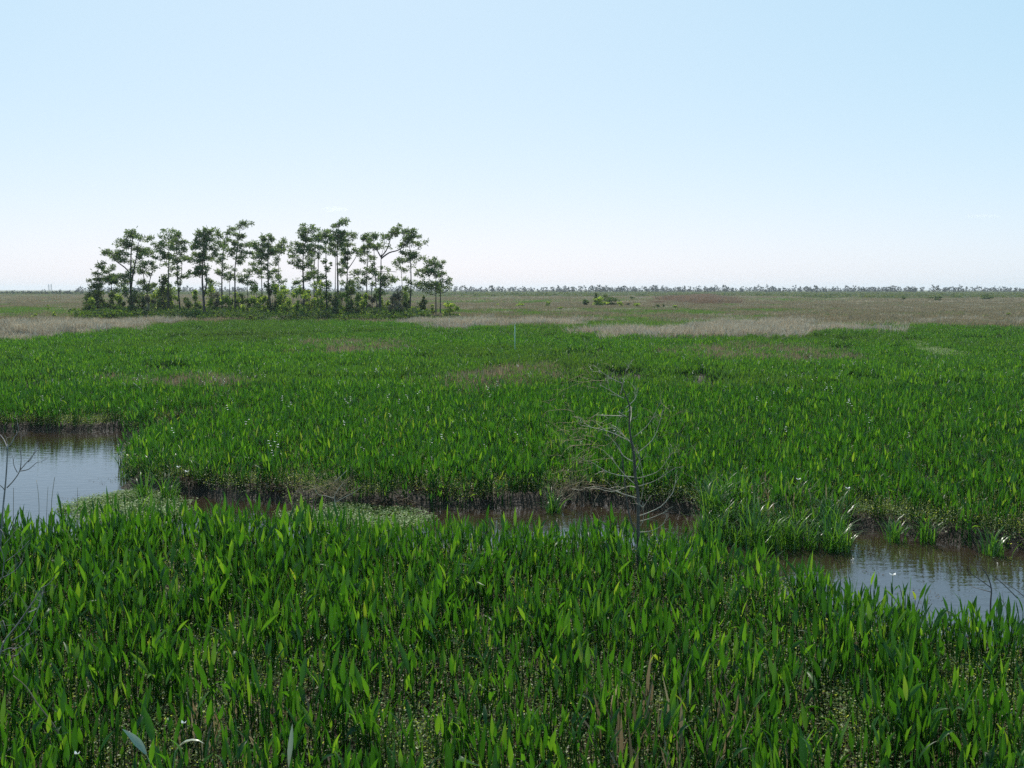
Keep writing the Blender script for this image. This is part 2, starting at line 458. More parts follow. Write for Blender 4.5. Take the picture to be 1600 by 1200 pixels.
# ------------------------------------------------------------------ marsh plants: one leaf = stalk and blade
def leaf_geo(r, stalk, L, W, lean, bend, twist, az, nseg=5, fold=None, off=(0, 0), sr=0.007):
    """leaf on a stalk rising from the ground; returns verts, faces"""
    ca, sa = math.cos(az), math.sin(az)
    def P(h, z): return np.array([off[0] + ca * h, off[1] + sa * h, z])
    v = []; f = []
    th = lean
    k = 2
    pts = [P(0, -0.05)]
    h, z = 0.0, 0.0
    for i in range(k):
        ds = stalk / k
        h += math.sin(th) * ds; z += math.cos(th) * ds
        pts.append(P(h, z))
        th += lean * 0.35
    side0 = np.array([-sa, ca, 0.0]); rd = np.array([ca, sa, 0.0])
    for q, rr_ in zip(pts, (sr * 1.25, sr, sr * 0.7)):
        for a in range(3):
            an = a * 2.094
            v.append(q + side0 * math.cos(an) * rr_ + rd * math.sin(an) * rr_)
    for i in range(k):
        for a in range(3):
            a2 = (a + 1) % 3
            f.append((i * 3 + a, i * 3 + a2, i * 3 + 3 + a2, i * 3 + 3 + a))
    base = len(v)
    prof = {5: (0.25, 0.78, 1.0, 0.78, 0.42, 0.0), 4: (0.3, 0.95, 0.95, 0.6, 0.0), 3: (0.3, 1.0, 0.75, 0.0)}[nseg]
    for i in range(nseg + 1):
        t = i / nseg
        tw = twist * (0.5 + 0.5 * t)
        nrm = np.array([ca * math.cos(th), sa * math.cos(th), -math.sin(th)])
        side = side0 * math.cos(tw) + nrm * math.sin(tw)
        nn = np.cross(side, np.array([ca * math.sin(th), sa * math.sin(th), math.cos(th)]))
        c = P(h, z)
        w = W * prof[i] * 0.5
        if i < nseg:
            v += [c - side * w, c + nn * w * 0.45, c + side * w]
        else:
            v += [c]
        th += bend / nseg
        if fold is not None and i == fold: th += 1.9
        ds = L / nseg
        h += math.sin(th) * ds; z += math.cos(th) * ds
    for i in range(nseg - 1):
        a = base + i * 3
        f += [(a, a + 1, a + 4, a + 3), (a + 1, a + 2, a + 5, a + 4)]
    a = base + (nseg - 1) * 3
    f += [(a, a + 1, a + 3), (a + 1, a + 2, a + 3)]
    return v, f

def rand_leaf(r, hs=1.0, nseg=5, az=None, off=(0, 0), fold_p=0.015):
    young = r.random() < 0.22
    st = r.uniform(0.30, 0.66) * (0.6 if young else 1) * hs
    L = r.uniform(0.16, 0.31) * hs * (0.8 if young else 1)
    W = r.uniform(0.024, 0.060) * hs
    lean = abs(r.normal(0.06, 0.11))
    bend = r.normal(0.15, 0.32)
    if r.random() < 0.10: bend += r.uniform(0.4, 1.5)
    tw = r.uniform(-1.4, 1.4)
    fold = int(r.integers(1, 3)) if r.random() < fold_p else None
    return leaf_geo(r, st, L, W, lean, bend, tw, r.uniform(0, 6.283) if az is None else az, nseg, fold, off)

def plant_mb(r, hs=1.0, nseg=5, mb=None, at=(0, 0), nl=None):
    mb = mb or MB()
    for i in range(nl or int(r.integers(3, 7))):
        o = (at[0] + r.normal(0, 0.085), at[1] + r.normal(0, 0.085))
        v, f = rand_leaf(r, hs, nseg, off=o)
        mb.add(v, f)
    return mb

def proto_collection(name, meshes):
    c = bpy.data.collections.new(name)
    for i, me_ in enumerate(meshes):
        o = bpy.data.objects.new('%s_source' % name, me_)
        c.objects.link(o)
    return c

def scatter(name, pts, rot, scl, idx, coll, label, cat, kind='stuff', parent=None):
    """one object of stuff: points carrying turned and scaled copies of the collection's meshes"""
    n_ = len(pts)
    me_ = bpy.data.meshes.new(name)
    me_.vertices.add(n_)
    me_.vertices.foreach_set('co', np.asarray(pts, np.float32).ravel())
    a = me_.attributes.new('rot', 'FLOAT_VECTOR', 'POINT'); a.data.foreach_set('vector', np.asarray(rot, np.float32).ravel())
    a = me_.attributes.new('scl', 'FLOAT_VECTOR', 'POINT'); a.data.foreach_set('vector', np.asarray(scl, np.float32).ravel())
    a = me_.attributes.new('idx', 'INT', 'POINT'); a.data.foreach_set('value', np.asarray(idx, np.int32))
    me_.update()
    o = bpy.data.objects.new(name, me_)
    COL.objects.link(o)
    ng = bpy.data.node_groups.new(name, 'GeometryNodeTree')
    ng.interface.new_socket('Geometry', in_out='INPUT', socket_type='NodeSocketGeometry')
    ng.interface.new_socket('Geometry', in_out='OUTPUT', socket_type='NodeSocketGeometry')
    N = ng.nodes; Lk = ng.links
    gi = N.new('NodeGroupInput'); gout = N.new('NodeGroupOutput')
    iop = N.new('GeometryNodeInstanceOnPoints')
    ci = N.new('GeometryNodeCollectionInfo')
    ci.inputs['Collection'].default_value = coll
    ci.inputs['Separate Children'].default_value = True
    ci.inputs['Reset Children'].default_value = True
    iop.inputs['Pick Instance'].default_value = True
    def named(nm, ty):
        q = N.new('GeometryNodeInputNamedAttribute'); q.data_type = ty; q.inputs['Name'].default_value = nm
        return q.outputs['Attribute']
    Lk.new(gi.outputs[0], iop.inputs['Points'])
    Lk.new(ci.outputs[0], iop.inputs['Instance'])
    Lk.new(named('idx', 'INT'), iop.inputs['Instance Index'])
    Lk.new(named('rot', 'FLOAT_VECTOR'), iop.inputs['Rotation'])
    Lk.new(named('scl', 'FLOAT_VECTOR'), iop.inputs['Scale'])
    Lk.new(iop.outputs[0], gout.inputs[0])
    md = o.modifiers.new('scatter', 'NODES'); md.node_group = ng
    tag(o, label, cat, kind=kind)
    return o

def sample(d0, d1, density, margin=1.16, extra=2.5):
    """points spread evenly over the part of the ground the view takes in"""
    hw = 0.5096 * margin
    A = hw * (d1 * d1 - d0 * d0) + 2 * extra * (d1 - d0)
    n_ = int(A * density)
    u = rng.random(n_ * 2)
    y = np.sqrt(d0 * d0 + u * (d1 * d1 - d0 * d0))
    x = rng.uniform(-1, 1, n_ * 2) * (hw * d1 + extra)
    k = np.abs(x) < hw * y + extra
    # keep the sampling uniform in area
    y = d0 + (d1 - d0) * rng.random(n_ * 3); x = rng.uniform(-1, 1, n_ * 3) * (hw * d1 + extra)
    nn = int((d1 - d0) * 2 * (hw * d1 + extra) * density)
    y = d0 + (d1 - d0) * rng.random(nn); x = rng.uniform(-1, 1, nn) * (hw * d1 + extra)
    k = np.abs(x) < hw * y + extra
    return x[k], y[k]

def pnoise(x, y, s, seed=0):
    """cheap smooth noise in about -1..1"""
    r = np.random.default_rng(seed)
    v = np.zeros(np.shape(x))
    for i in range(7):
        a = r.uniform(0, 6.28); k = s * r.uniform(0.5, 1.8); ph = r.uniform(0, 6.28)
        v += np.sin((x * math.cos(a) + y * math.sin(a)) * k * 6.28 + ph + 1.2 * np.sin((x * math.sin(a) - y * math.cos(a)) * k * 3.1))
    return v / 4.0

def in_any(px, py, polys):
    k = np.zeros(np.shape(px), bool)
    px = np.asarray(px, float); py = np.asarray(py, float)
    px = px + 34 * pnoise(px, py * 6, 0.012, 91); py = py + 2.4 * pnoise(px, py * 4, 0.016, 92) + 1.2 * pnoise(px, py * 4, 0.05, 93)
    px = px + rng.normal(0, 16, px.shape); py = py + rng.normal(0, 0.9, px.shape)
    for q in polys: k |= inpoly(px, py, q)
    return k

# -- where each plant of the near and middle ground stands
NEAR_SPLIT = [(ground(x, y)[0], ground(x, y)[1]) for x, y in [(-420, 800), (0, 790), (186, 785), (400, 815), (800, 830), (1080, 845), (1250, 890), (1600, 925), (2300, 1000)]]
def near_side(x, y):
    xs_ = [q[0] for q in NEAR_SPLIT]; ys_ = [q[1] for q in NEAR_SPLIT]
    o_ = np.argsort(xs_)
    return y < np.interp(x, np.array(xs_)[o_], np.array(ys_)[o_])

x, y = sample(7.2, 46, 28.0)
s = wdist(x, y)
px, py = project(x, y)
ns = near_side(x, y)
r_ = rng.random(len(x))
ok = np.where(ns, (s < 0.15) | ((s < 1.5) & (r_ < 0.70 * (1 - s / 1.5))), (s < -0.22) | ((s < 0.2) & (r_ < 0.15)))
dens = 0.84 + 0.24 * pnoise(x, y, 0.25, 4)
dens = np.where(ns, dens * np.interp(y, [8, 12, 16], [0.85, 0.95, 1.1]), dens * 1.15)
ok &= rng.random(len(x)) < dens
ok &= ~in_any(px, py, MATS_PX) | (ns & (r_ < 0.3))
x, y, s, ns = x[ok], y[ok], s[ok], ns[ok]
z = gz(x, y, s)
hsc = (rng.normal(0.98, 0.17, len(x)) + 0.08 * pnoise(x, y, 0.4, 8)) * np.where(ns, np.interp(y, [8, 11, 19], [0.94, 1.0, 0.98]), 0.93)
hsc = hsc * np.where(ns & (x < -3.5) & (y > 14), 1.14, 1.0)
hsc = hsc * np.where(ns & (x > -3) & (s > -1.2), 0.93, 1.0)
hsc = np.clip(hsc, 0.55, 1.4)
# the 300 that show largest are plants of their own, the others one mass
tx, ty = project(x, y, 0.8)
bx, by = project(x, y, 0.0)
inview = (tx > -30) & (tx < 1630) & (ty < 1190)
order = np.argsort(np.where(inview, y, 1e9))[:288]
single = np.zeros(len(x), bool); single[order] = True
r = np.random.default_rng(11)
single_protos = [plant_mb(r).mesh('marsh_plant', M['leaf']) for i in range(26)]
c_plant = proto_collection('marsh_plant', single_protos)
k = ~single
rot = np.column_stack([rng.normal(0, 0.06, k.sum()), rng.normal(0, 0.06, k.sum()), rng.uniform(0, 6.283, k.sum())])
scl = np.column_stack([hsc[k], hsc[k], hsc[k]])
scatter('marsh_plants', np.column_stack([x, y, z])[k], rot, scl, rng.integers(0, 26, k.sum()), c_plant,
        'dense bed of upright broad leaved green marsh plants on both sides of the channel', 'marsh plants')

leaf_protos = []
r = np.random.default_rng(21)
for i in range(30):
    mb = MB()
    v, f = rand_leaf(r, 1.0, 5, az=0.0, fold_p=0.03)
    mb.add(v, f)
    leaf_protos.append(mb.mesh('leaf', M['leaf']))
PL = 'upright broad leaved green marsh plant in the thick bed nearest the viewer'
def plant_thing(x, y, z, sc, label=PL, group='broad leaved plants in the near bed', nl=None):
    t = empty('marsh_plant', (x, y, z), rng.uniform(0, 6.283))
    t.scale = (sc, sc, sc)
    tag(t, label, 'marsh plant', group)
    for j in range(nl or int(rng.integers(3, 7))):
        o = bpy.data.objects.new('leaf', leaf_protos[int(rng.integers(0, 30))])
        COL.objects.link(o)
        o.parent = t
        o.location = (rng.normal(0, 0.085), rng.normal(0, 0.085), 0)
        o.rotation_euler = (rng.normal(0, 0.05), rng.normal(0, 0.05), rng.uniform(0, 6.283))
    return t
for i in order:
    plant_thing(x[i], y[i], z[i], hsc[i])

# plants with something that marks them out
def special(px_, py_, tip_h, parts, label):
    """parts: list of (stalk, L, W, lean, bend, twist, az, fold, material)"""
    Yd = None
    # stand the plant where its marked leaf (at height tip_h) meets that pixel
    rr = ray(px_, py_); t_ = (tip_h - CAM_H) / rr[2]
    bx_, by_ = rr[0] * t_, rr[1] * t_
    t = empty('marsh_plant', (bx_, by_, float(gz(np.array([bx_]), np.array([by_]))[0])))
    tag(t, label, 'marsh plant', 'broad leaved plants in the near bed')
    for (st, L, W, lean, bend, tw, az, fold, mat) in parts:
        v, f = leaf_geo(rng, st, L, W, lean, bend, tw, az, 5, fold, (rng.normal(0, 0.02), rng.normal(0, 0.02)))
        mb = MB(); mb.add(v, f)
        o = mb.build('leaf', M[mat], t)
        if mat == 'lit_leaf': o['label'] = 'leaf coloured whitish for the light it catches'
    return t
R90 = math.pi / 2
special(258, 1118, 0.95, [(0.66, 0.42, 0.11, 0.16, 0.1, 0.1, math.pi * 0.9, None, 'leaf'), (0.6, 0.34, 0.08, 0.25, 0.5, 0.9, math.pi * 1.0, None, 'lit_leaf'),
         (0.62, 0.32, 0.07, 0.1, 0.05, 1.0, 0.3, None, 'leaf'), (0.6, 0.34, 0.07, 0.12, 1.9, 0.2, 0.0, None, 'lit_leaf')],
        'large marsh plant with one broad leaf and pale curling leaves low on the left')
special(441, 1158, 0.8, [(0.56, 0.42, 0.10, 0.06, 0.0, 0.9, 0.3, None, 'lit_leaf'), (0.55, 0.3, 0.07, 0.25, 0.1, 0.3, 2.9, None, 'leaf'), (0.5, 0.3, 0.07, 0.1, 0.3, 0.5, 4.0, None, 'leaf')],
        'marsh plant with one upright whitish leaf near the bottom of the bed')
special(704, 1168, 0.85, [(0.62, 0.40, 0.11, 0.03, 0.0, 0.2, 0.0, 2, 'leaf'), (0.6, 0.3, 0.08, 0.08, 0.1, 0.4, 2.2, None, 'leaf'), (0.5, 0.3, 0.07, 0.15, 0.2, 0.6, 4.2, None, 'leaf')],
        'marsh plant with a broad leaf folded sharply over at the top')
special(650, 1010, 1.0, [(0.68, 0.50, 0.12, 0.10, 0.35, 0.2, math.pi * 0.95, None, 'leaf'), (0.6, 0.34, 0.08, 0.05, 0.1, 0.6, 0.4, None, 'leaf'), (0.5, 0.3, 0.07, 0.15, 0.2, 0.6, 4.2, None, 'leaf')],
        'marsh plant with one long broad leaf leaning left in the middle of the bed')

# -- middle distance: the same plants in clumps a metre or so across
r = np.random.default_rng(31)
patches = []
for i in range(12):
    mb = MB()
    for j in range(17):
        plant_mb(r, 0.92, 4, mb, (r.uniform(-0.75, 0.75), r.uniform(-0.75, 0.75)), int(r.integers(4, 7)))
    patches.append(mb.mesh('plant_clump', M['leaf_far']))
c_patch = proto_collection('plant_clump', patches)
lows = []
for i in range(6):                      # low, brownish growth of thin stems between them
    mb = MB()
    for j in range(110):
        a = r.uniform(0, 6.28); x0, y0 = r.uniform(-0.8, 0.8, 2); h = r.uniform(0.25, 0.7); ln = r.normal(0.15, 0.3)
        w = r.uniform(0.01, 0.022)
        s_ = np.array([math.cos(a), math.sin(a), 0]) * w
        d_ = np.array([-math.sin(a), math.cos(a), 0])
        b0 = np.array([x0, y0, -0.03]); b1 = b0 + d_ * ln * h * 0.4 + np.array([0, 0, h * 0.6]); b2 = b0 + d_ * ln * h * 1.1 + np.array([0, 0, h])
        mb.add([b0 - s_, b0 + s_, b1 + s_, b1 - s_, b2], [(0, 1, 2, 3), (3, 2, 4)])
    lows.append(mb.mesh('low_growth', M['drygrey']))
c_low = proto_collection('low_growth', lows)

def scatter_xy(name, x, y, coll, nproto, label, cat, s0=0.85, s1=1.15, tilt=0.03, zoff=0.0):
    n_ = len(x)
    z = gz(x, y) + zoff
    sc = rng.uniform(s0, s1, n_) * (1 + 0.13 * pnoise(x, y, 0.07, 5))
    rot = np.column_stack([rng.normal(0, tilt, n_), rng.normal(0, tilt, n_), rng.uniform(0, 6.283, n_)])
    return scatter(name, np.column_stack([x, y, z]), rot, np.column_stack([sc, sc, sc]), rng.integers(0, nproto, n_), coll, label, cat)

x1, y1 = sample(45, 90, 0.95)
x2, y2 = sample(90, 200, 0.55)
x = np.concatenate([x1, x2]); y = np.concatenate([y1, y2])
px, py = project(x, y)
front = in_any(px, py, [GREEN_FRONT]) & ~in_any(px, py, [DRY_A, DRY_B, DRY_C, RMAT_PX] + HOLLOW_PX)
# thin, browner places in the bed
DULL = [[(450, 545), (560, 535), (650, 545), (620, 562), (500, 563)], [(1040, 553), (1150, 545), (1300, 553), (1330, 570), (1200, 574), (1050, 566)],
        [(690, 598), (760, 590), (860, 580), (850, 605), (780, 625), (700, 625)], [(200, 604), (330, 600), (400, 612), (280, 622)]]
dull = in_any(px, py, DULL)
keep = front & (~dull | (rng.random(len(x)) < 0.6)) & (rng.random(len(x)) < 0.93 + 0.2 * pnoise(x, y, 0.06, 9))
scatter_xy('marsh_plants', x[keep], y[keep], c_patch, 12, 'wide green sheet of marsh plants reaching back to the dry grass', 'marsh plants')
dk = front & dull
scatter_xy('dull_marsh_growth', np.concatenate([x[dk]] * 2) + rng.normal(0, 0.4, 2 * dk.sum()), np.concatenate([y[dk]] * 2), c_low, 6,
           'patches of dull brownish growth within the green sheet', 'marsh growth', 0.9, 1.3)

# -- creeping ground cover and dead litter between the plants
r = np.random.default_rng(41)
def cover_mesh(name, mat, n_, span, hmin, hmax, smin, smax, flat):
    mb = MB()
    for j in range(n_):
        x0, y0 = r.uniform(-span, span, 2)
        z0 = r.uniform(hmin, hmax)
        sz = r.uniform(smin, smax)
        a = r.uniform(0, 6.28)
        nrm = np.array([r.normal(0, flat), r.normal(0, flat), 1.0]); nrm /= np.linalg.norm(nrm)
        u = np.cross(nrm, [math.cos(a), math.sin(a), 0.1]); u /= np.linalg.norm(u); w = np.cross(nrm, u)
        c = np.array([x0, y0, z0])
        mb.add([c - u * sz, c - w * sz * 0.55 + nrm * sz * 0.12, c + u * sz, c + w * sz * 0.55 + nrm * sz * 0.12], [(0, 1, 2, 3)])
    return mb.mesh(name, mat, smooth=False)
covers = [cover_mesh('creeping_cover', M['cover'], 330, 0.45, 0.0, 0.24, 0.009, 0.021, 0.6) for i in range(8)]
covers += [cover_mesh('creeping_cover', M['litter'], 160, 0.45, 0.0, 0.12, 0.02, 0.06, 0.6) for i in range(4)]
c_cover = proto_collection('creeping_cover', covers)
x, y = sample(7.5, 46, 9.5)
s = wdist(x, y)
px, py = project(x, y)
k = (s < -0.45) & (rng.random(len(x)) < 0.9 + 0.3 * pnoise(x, y, 0.3, 12))
# more of it along the banks
xb, yb = sample(14, 46, 3.0)
sb = wdist(xb, yb)
kb = (sb < -0.45) & (sb > -1.3) | (sb > -0.45) & (sb < 0.0) & (rng.random(len(sb)) < 0.12)
x = np.concatenate([x[k], xb[kb]]); y = np.concatenate([y[k], yb[kb]])
n_ = len(x); z = gz(x, y)
idx = np.where(rng.random(n_) < 0.6, rng.integers(0, 8, n_), rng.integers(0, 12, n_))
sc = rng.uniform(0.85, 1.3, n_)
scatter('creeping_plants', np.column_stack([x, y, z]), np.column_stack([rng.normal(0, 0.05, n_), rng.normal(0, 0.05, n_), rng.uniform(0, 6.28, n_)]),
        np.column_stack([sc, sc, sc]), idx, c_cover, 'low creeping plants with tiny glinting leaves between the tall stems', 'ground cover')

# thin brown stems standing among the leaves
xs_, ys_ = sample(7.5, 45, 0.012)
kk = wdist(xs_, ys_) < -1.2
scatter_xy('thin_stems', xs_[kk], ys_[kk], c_low, 6, 'thin dry stems standing among the green leaves', 'dry stems', 0.8, 1.25)

# -- pale floating mats on the channel, and the far yellow-green mat on the right
mats_ = [cover_mesh('floating_mat', M['mat_leaf'], 240, 0.4, 0.0, 0.10, 0.018, 0.036, 0.35) for i in range(5)]
c_mat = proto_collection('floating_mat', mats_)
def mat_patch(poly, dens, label, z, scale=1.0):
    g = np.array([ground(q[0], q[1], min(z, 0.0))[:2] for q in poly])
    x0, y0 = g.min(0); x1_, y1_ = g.max(0)
    nn = int((x1_ - x0) * (y1_ - y0) * dens)
    xx = rng.uniform(x0, x1_, nn); yy = rng.uniform(y0, y1_, nn)
    a, b_ = project(xx, yy, min(z, 0.0))
    k_ = inpoly(a, b_, poly)
    xx, yy = xx[k_], yy[k_]
    sc_ = rng.uniform(0.8, 1.25, len(xx)) * scale
    scatter('floating_mat', np.column_stack([xx, yy, np.full(len(xx), z)]), np.column_stack([np.zeros(len(xx)), np.zeros(len(xx)), rng.uniform(0, 6.28, len(xx))]),
            np.column_stack([sc_, sc_, sc_]), rng.integers(0, 5, len(xx)), c_mat, label, 'floating plants')
mat_patch(MATS_PX[0], 9, 'pale green floating mat of small leaves at the right end of the pool', WATER_Z)
mat_patch(MATS_PX[1], 9, 'pale green floating mat of small leaves across the middle of the channel', WATER_Z)
mat_patch(RMAT_PX, 2.2, 'yellow-green low mat far off in the green sheet on the right', 0.40, 1.4)

deb = [cover_mesh('floating_debris', M['litter'], 60, 0.5, 0.0, 0.02, 0.008, 0.03, 0.15) for i in range(4)]
deb += [cover_mesh('floating_debris', M['mat_leaf'], 30, 0.5, 0.0, 0.02, 0.008, 0.02, 0.2) for i in range(2)]
c_deb = proto_collection('floating_debris', deb)
xd, yd = sample(14, 40, 3.0)
sd_w = wdist(xd, yd)
kd = (sd_w > 0.0) & (rng.random(len(xd)) < np.where(sd_w < 0.6, 0.5, 0.03) * (0.6 + 0.8 * pnoise(xd, yd, 0.3, 77)))
xd, yd = xd[kd], yd[kd]; nd_ = len(xd)
scd = rng.uniform(0.5, 1.1, nd_)
scatter('floating_debris', np.column_stack([xd, yd, np.full(nd_, WATER_Z + 0.004)]), np.column_stack([np.zeros(nd_), np.zeros(nd_), rng.uniform(0, 6.28, nd_)]),
        np.column_stack([scd, scd, scd]), rng.integers(0, 6, nd_), c_deb, 'bits of dead leaf and weed floating along the edges of the channel', 'floating debris')

# ------------------------------------------------------------------ dry grass and the far field
r = np.random.default_rng(51)
def grass_mesh(name, mat, n_, span, h0, h1, w0, w1, lean):
    mb = MB()
    for j in range(n_):
        x0, y0 = r.uniform(-span, span, 2)
        h = r.uniform(h0, h1); a = r.uniform(0, 6.28); w = r.uniform(w0, w1)
        dx, dy = r.normal(lean, 0.28), r.normal(0, 0.28)
        s_ = np.array([math.cos(a), math.sin(a), 0]) * w
        b0 = np.array([x0, y0, -0.05])
        b1 = b0 + np.array([dx * h * 0.30, dy * h * 0.30, h * 0.55]); b2 = b0 + np.array([dx * h, dy * h, h * r.uniform(0.85, 1.0)])
        mb.add([b0 - s_, b0 + s_, b1 + s_ * 0.85, b1 - s_ * 0.85, b2 + s_ * 0.25, b2 - s_ * 0.25], [(0, 1, 2, 3), (3, 2, 4, 5)])
    return mb.mesh(name, mat)
dry = [grass_mesh('dry_grass', M['dry'], 260, 1.1, 0.7, 1.35, 0.012, 0.03, 0.22) for i in range(6)]
c_dry = proto_collection('dry_grass', dry)
def fill(polys, d0, d1, dens):
    xx, yy = sample(d0, d1, dens, 1.5)
    a, b_ = project(xx, yy)
    k_ = in_any(a, b_, polys)
    return xx[k_], yy[k_]
for poly, lab in ((DRY_A, 'band of pale dry grass along the marsh edge left of the pine grove'),
                  (DRY_B, 'narrow strip of pale dry grass just right of the pine grove'),
                  (DRY_C, 'long bright strip of pale dry grass in front of the far field on the right'),
                  (DRY_D, 'thin faded band of dry grass at the right edge behind the green sheet')):
    xx, yy = fill([poly], 80, 190, 0.75)
    kk = rng.random(len(xx)) < (0.3 if poly is DRY_D else 0.6) + 0.9 * pnoise(xx, yy * 0.6, 0.045, 71)
    xx, yy = xx[kk], yy[kk]
    scatter_xy('dry_grass', xx, yy, c_dry, 6, lab, 'dry grass', 0.45, 1.15, 0.09)

mixed = [grass_mesh('field_grass', M['drygrey'], 300, 2.2, 0.5, 1.1, 0.03, 0.06, 0.12) for i in range(5)]
mixed += [grass_mesh('field_grass', M['fgreen'], 300, 2.2, 0.5, 0.9, 0.03, 0.06, 0.05) for i in range(3)]
mixed += [grass_mesh('field_grass', M['dry'], 200, 2.2, 0.6, 1.1, 0.025, 0.05, 0.15) for i in range(2)]
mixed += [grass_mesh('field_grass', M['redgrass'], 300, 2.2, 1.0, 2.0, 0.03, 0.06, 0.05) for i in range(2)]
c_mixed = proto_collection('field_grass', mixed)
xa, ya = sample(115, 330, 0.16, 1.25)
xb, yb = sample(330, 900, 0.030, 1.2)
x = np.concatenate([xa, xb]); y = np.concatenate([ya, yb])
px, py = project(x, y)
k = ~in_any(px, py, [GREEN_FRONT]) & ~in_any(px, py, [DRY_A, DRY_B, DRY_C])
x, y, px, py = x[k], y[k], px[k], py[k]
nzv = pnoise(x * 0.35, y, 0.012, 17) + 0.5 * pnoise(x, y, 0.03, 18)
GREENB = [[(-300, 485), (60, 484), (140, 485), (140, 500), (60, 500), (-300, 503)], [(690, 488), (790, 490), (790, 494), (690, 495)],
          [(980, 486), (1150, 487), (1340, 488), (1340, 491), (1000, 491)], [(1150, 470), (1350, 470), (1350, 473), (1150, 473)]]
REDB = [[(1045, 466), (1120, 466), (1125, 477), (1050, 477)]]
gp = np.where(nzv > 0.3, 0.85, 0.1) * np.where((px > 1150) & (py > 474), 0.4, 1.0)
gp = np.where(in_any(px, py, GREENB), 0.95, gp)
u = rng.random(len(x))
idx = np.where(u < gp, rng.integers(5, 8, len(x)), np.where(rng.random(len(x)) < 0.12, rng.integers(8, 10, len(x)), rng.integers(0, 5, len(x))))
idx = np.where(in_any(px, py, REDB) & (rng.random(len(x)) < 0.45), rng.integers(10, 12, len(x)), idx)
n_ = len(x)
sc = rng.uniform(0.8, 1.2, n_) * np.where(y > 330, 1.9, 1.0)
scz = sc * np.where(y > 330, 0.62, 1.0)
scatter('field_grass', np.column_stack([x, y, gz(x, y)]), np.column_stack([np.zeros(n_), np.zeros(n_), rng.normal(0, 0.5, n_)]),
        np.column_stack([sc, sc, scz]), idx, c_mixed, 'far field of brown and dull green grass reaching to the distant woods', 'grass field')

# ------------------------------------------------------------------ foliage builders
def tuft_cloud(mb, r, c, rx, ry, rz, ntuft, nb, ln, w, mi=0, up=0.25):
    """needle tufts spread through a flattened cloud"""
    for i in range(ntuft):
        q = r.normal(0, 1, 3); q /= np.linalg.norm(q); q *= r.random() ** 0.45
        p0 = c + q * np.array([rx, ry, rz])
        for j in range(nb):
            d = r.normal(0, 1, 3); d[2] = d[2] * 0.7 + up; d /= np.linalg.norm(d)
            sdir = np.cross(d, r.normal(0, 1, 3)); sdir /= (np.linalg.norm(sdir) + 1e-9)
            L = ln * r.uniform(0.6, 1.2)
            b0 = p0 + r.normal(0, ln * 0.25, 3)
            tip = b0 + d * L
            mid = b0 + d * L * 0.55
            mb.add([b0, mid + sdir * w, tip, mid - sdir * w], [(0, 1, 2, 3)], mi)

def leaf_cloud(mb, r, c, rx, ry, rz, n_, sz, mi=0, hollow=0.5):
    for i in range(n_):
        q = r.normal(0, 1, 3); q /= np.linalg.norm(q); q *= r.random() ** hollow
        p0 = c + q * np.array([rx, ry, rz])
        nn = r.normal(0, 1, 3); nn[2] = abs(nn[2]) + 0.4; nn /= np.linalg.norm(nn)
        u = np.cross(nn, r.normal(0, 1, 3)); u /= (np.linalg.norm(u) + 1e-9); w = np.cross(nn, u)
        s_ = sz * r.uniform(0.6, 1.3)
        mb.add([p0 - u * s_, p0 - w * s_ * 0.5, p0 + u * s_, p0 + w * s_ * 0.5], [(0, 1, 2, 3)], mi)

# ------------------------------------------------------------------ the grove
def smooth_path(pts, k=3):
    pts = [np.array(p, float) for p in pts]
    out_ = []
    n_ = len(pts)
    for i in range(n_ - 1):
        p0 = pts[max(i - 1, 0)]; p1 = pts[i]; p2 = pts[i + 1]; p3 = pts[min(i + 2, n_ - 1)]
        for j in range(k):
            t = j / k
            out_.append(0.5 * ((2 * p1) + (-p0 + p2) * t + (2 * p0 - 5 * p1 + 4 * p2 - p3) * t * t + (-p0 + 3 * p1 - 3 * p2 + p3) * t ** 3))
    out_.append(pts[-1])
    return out_

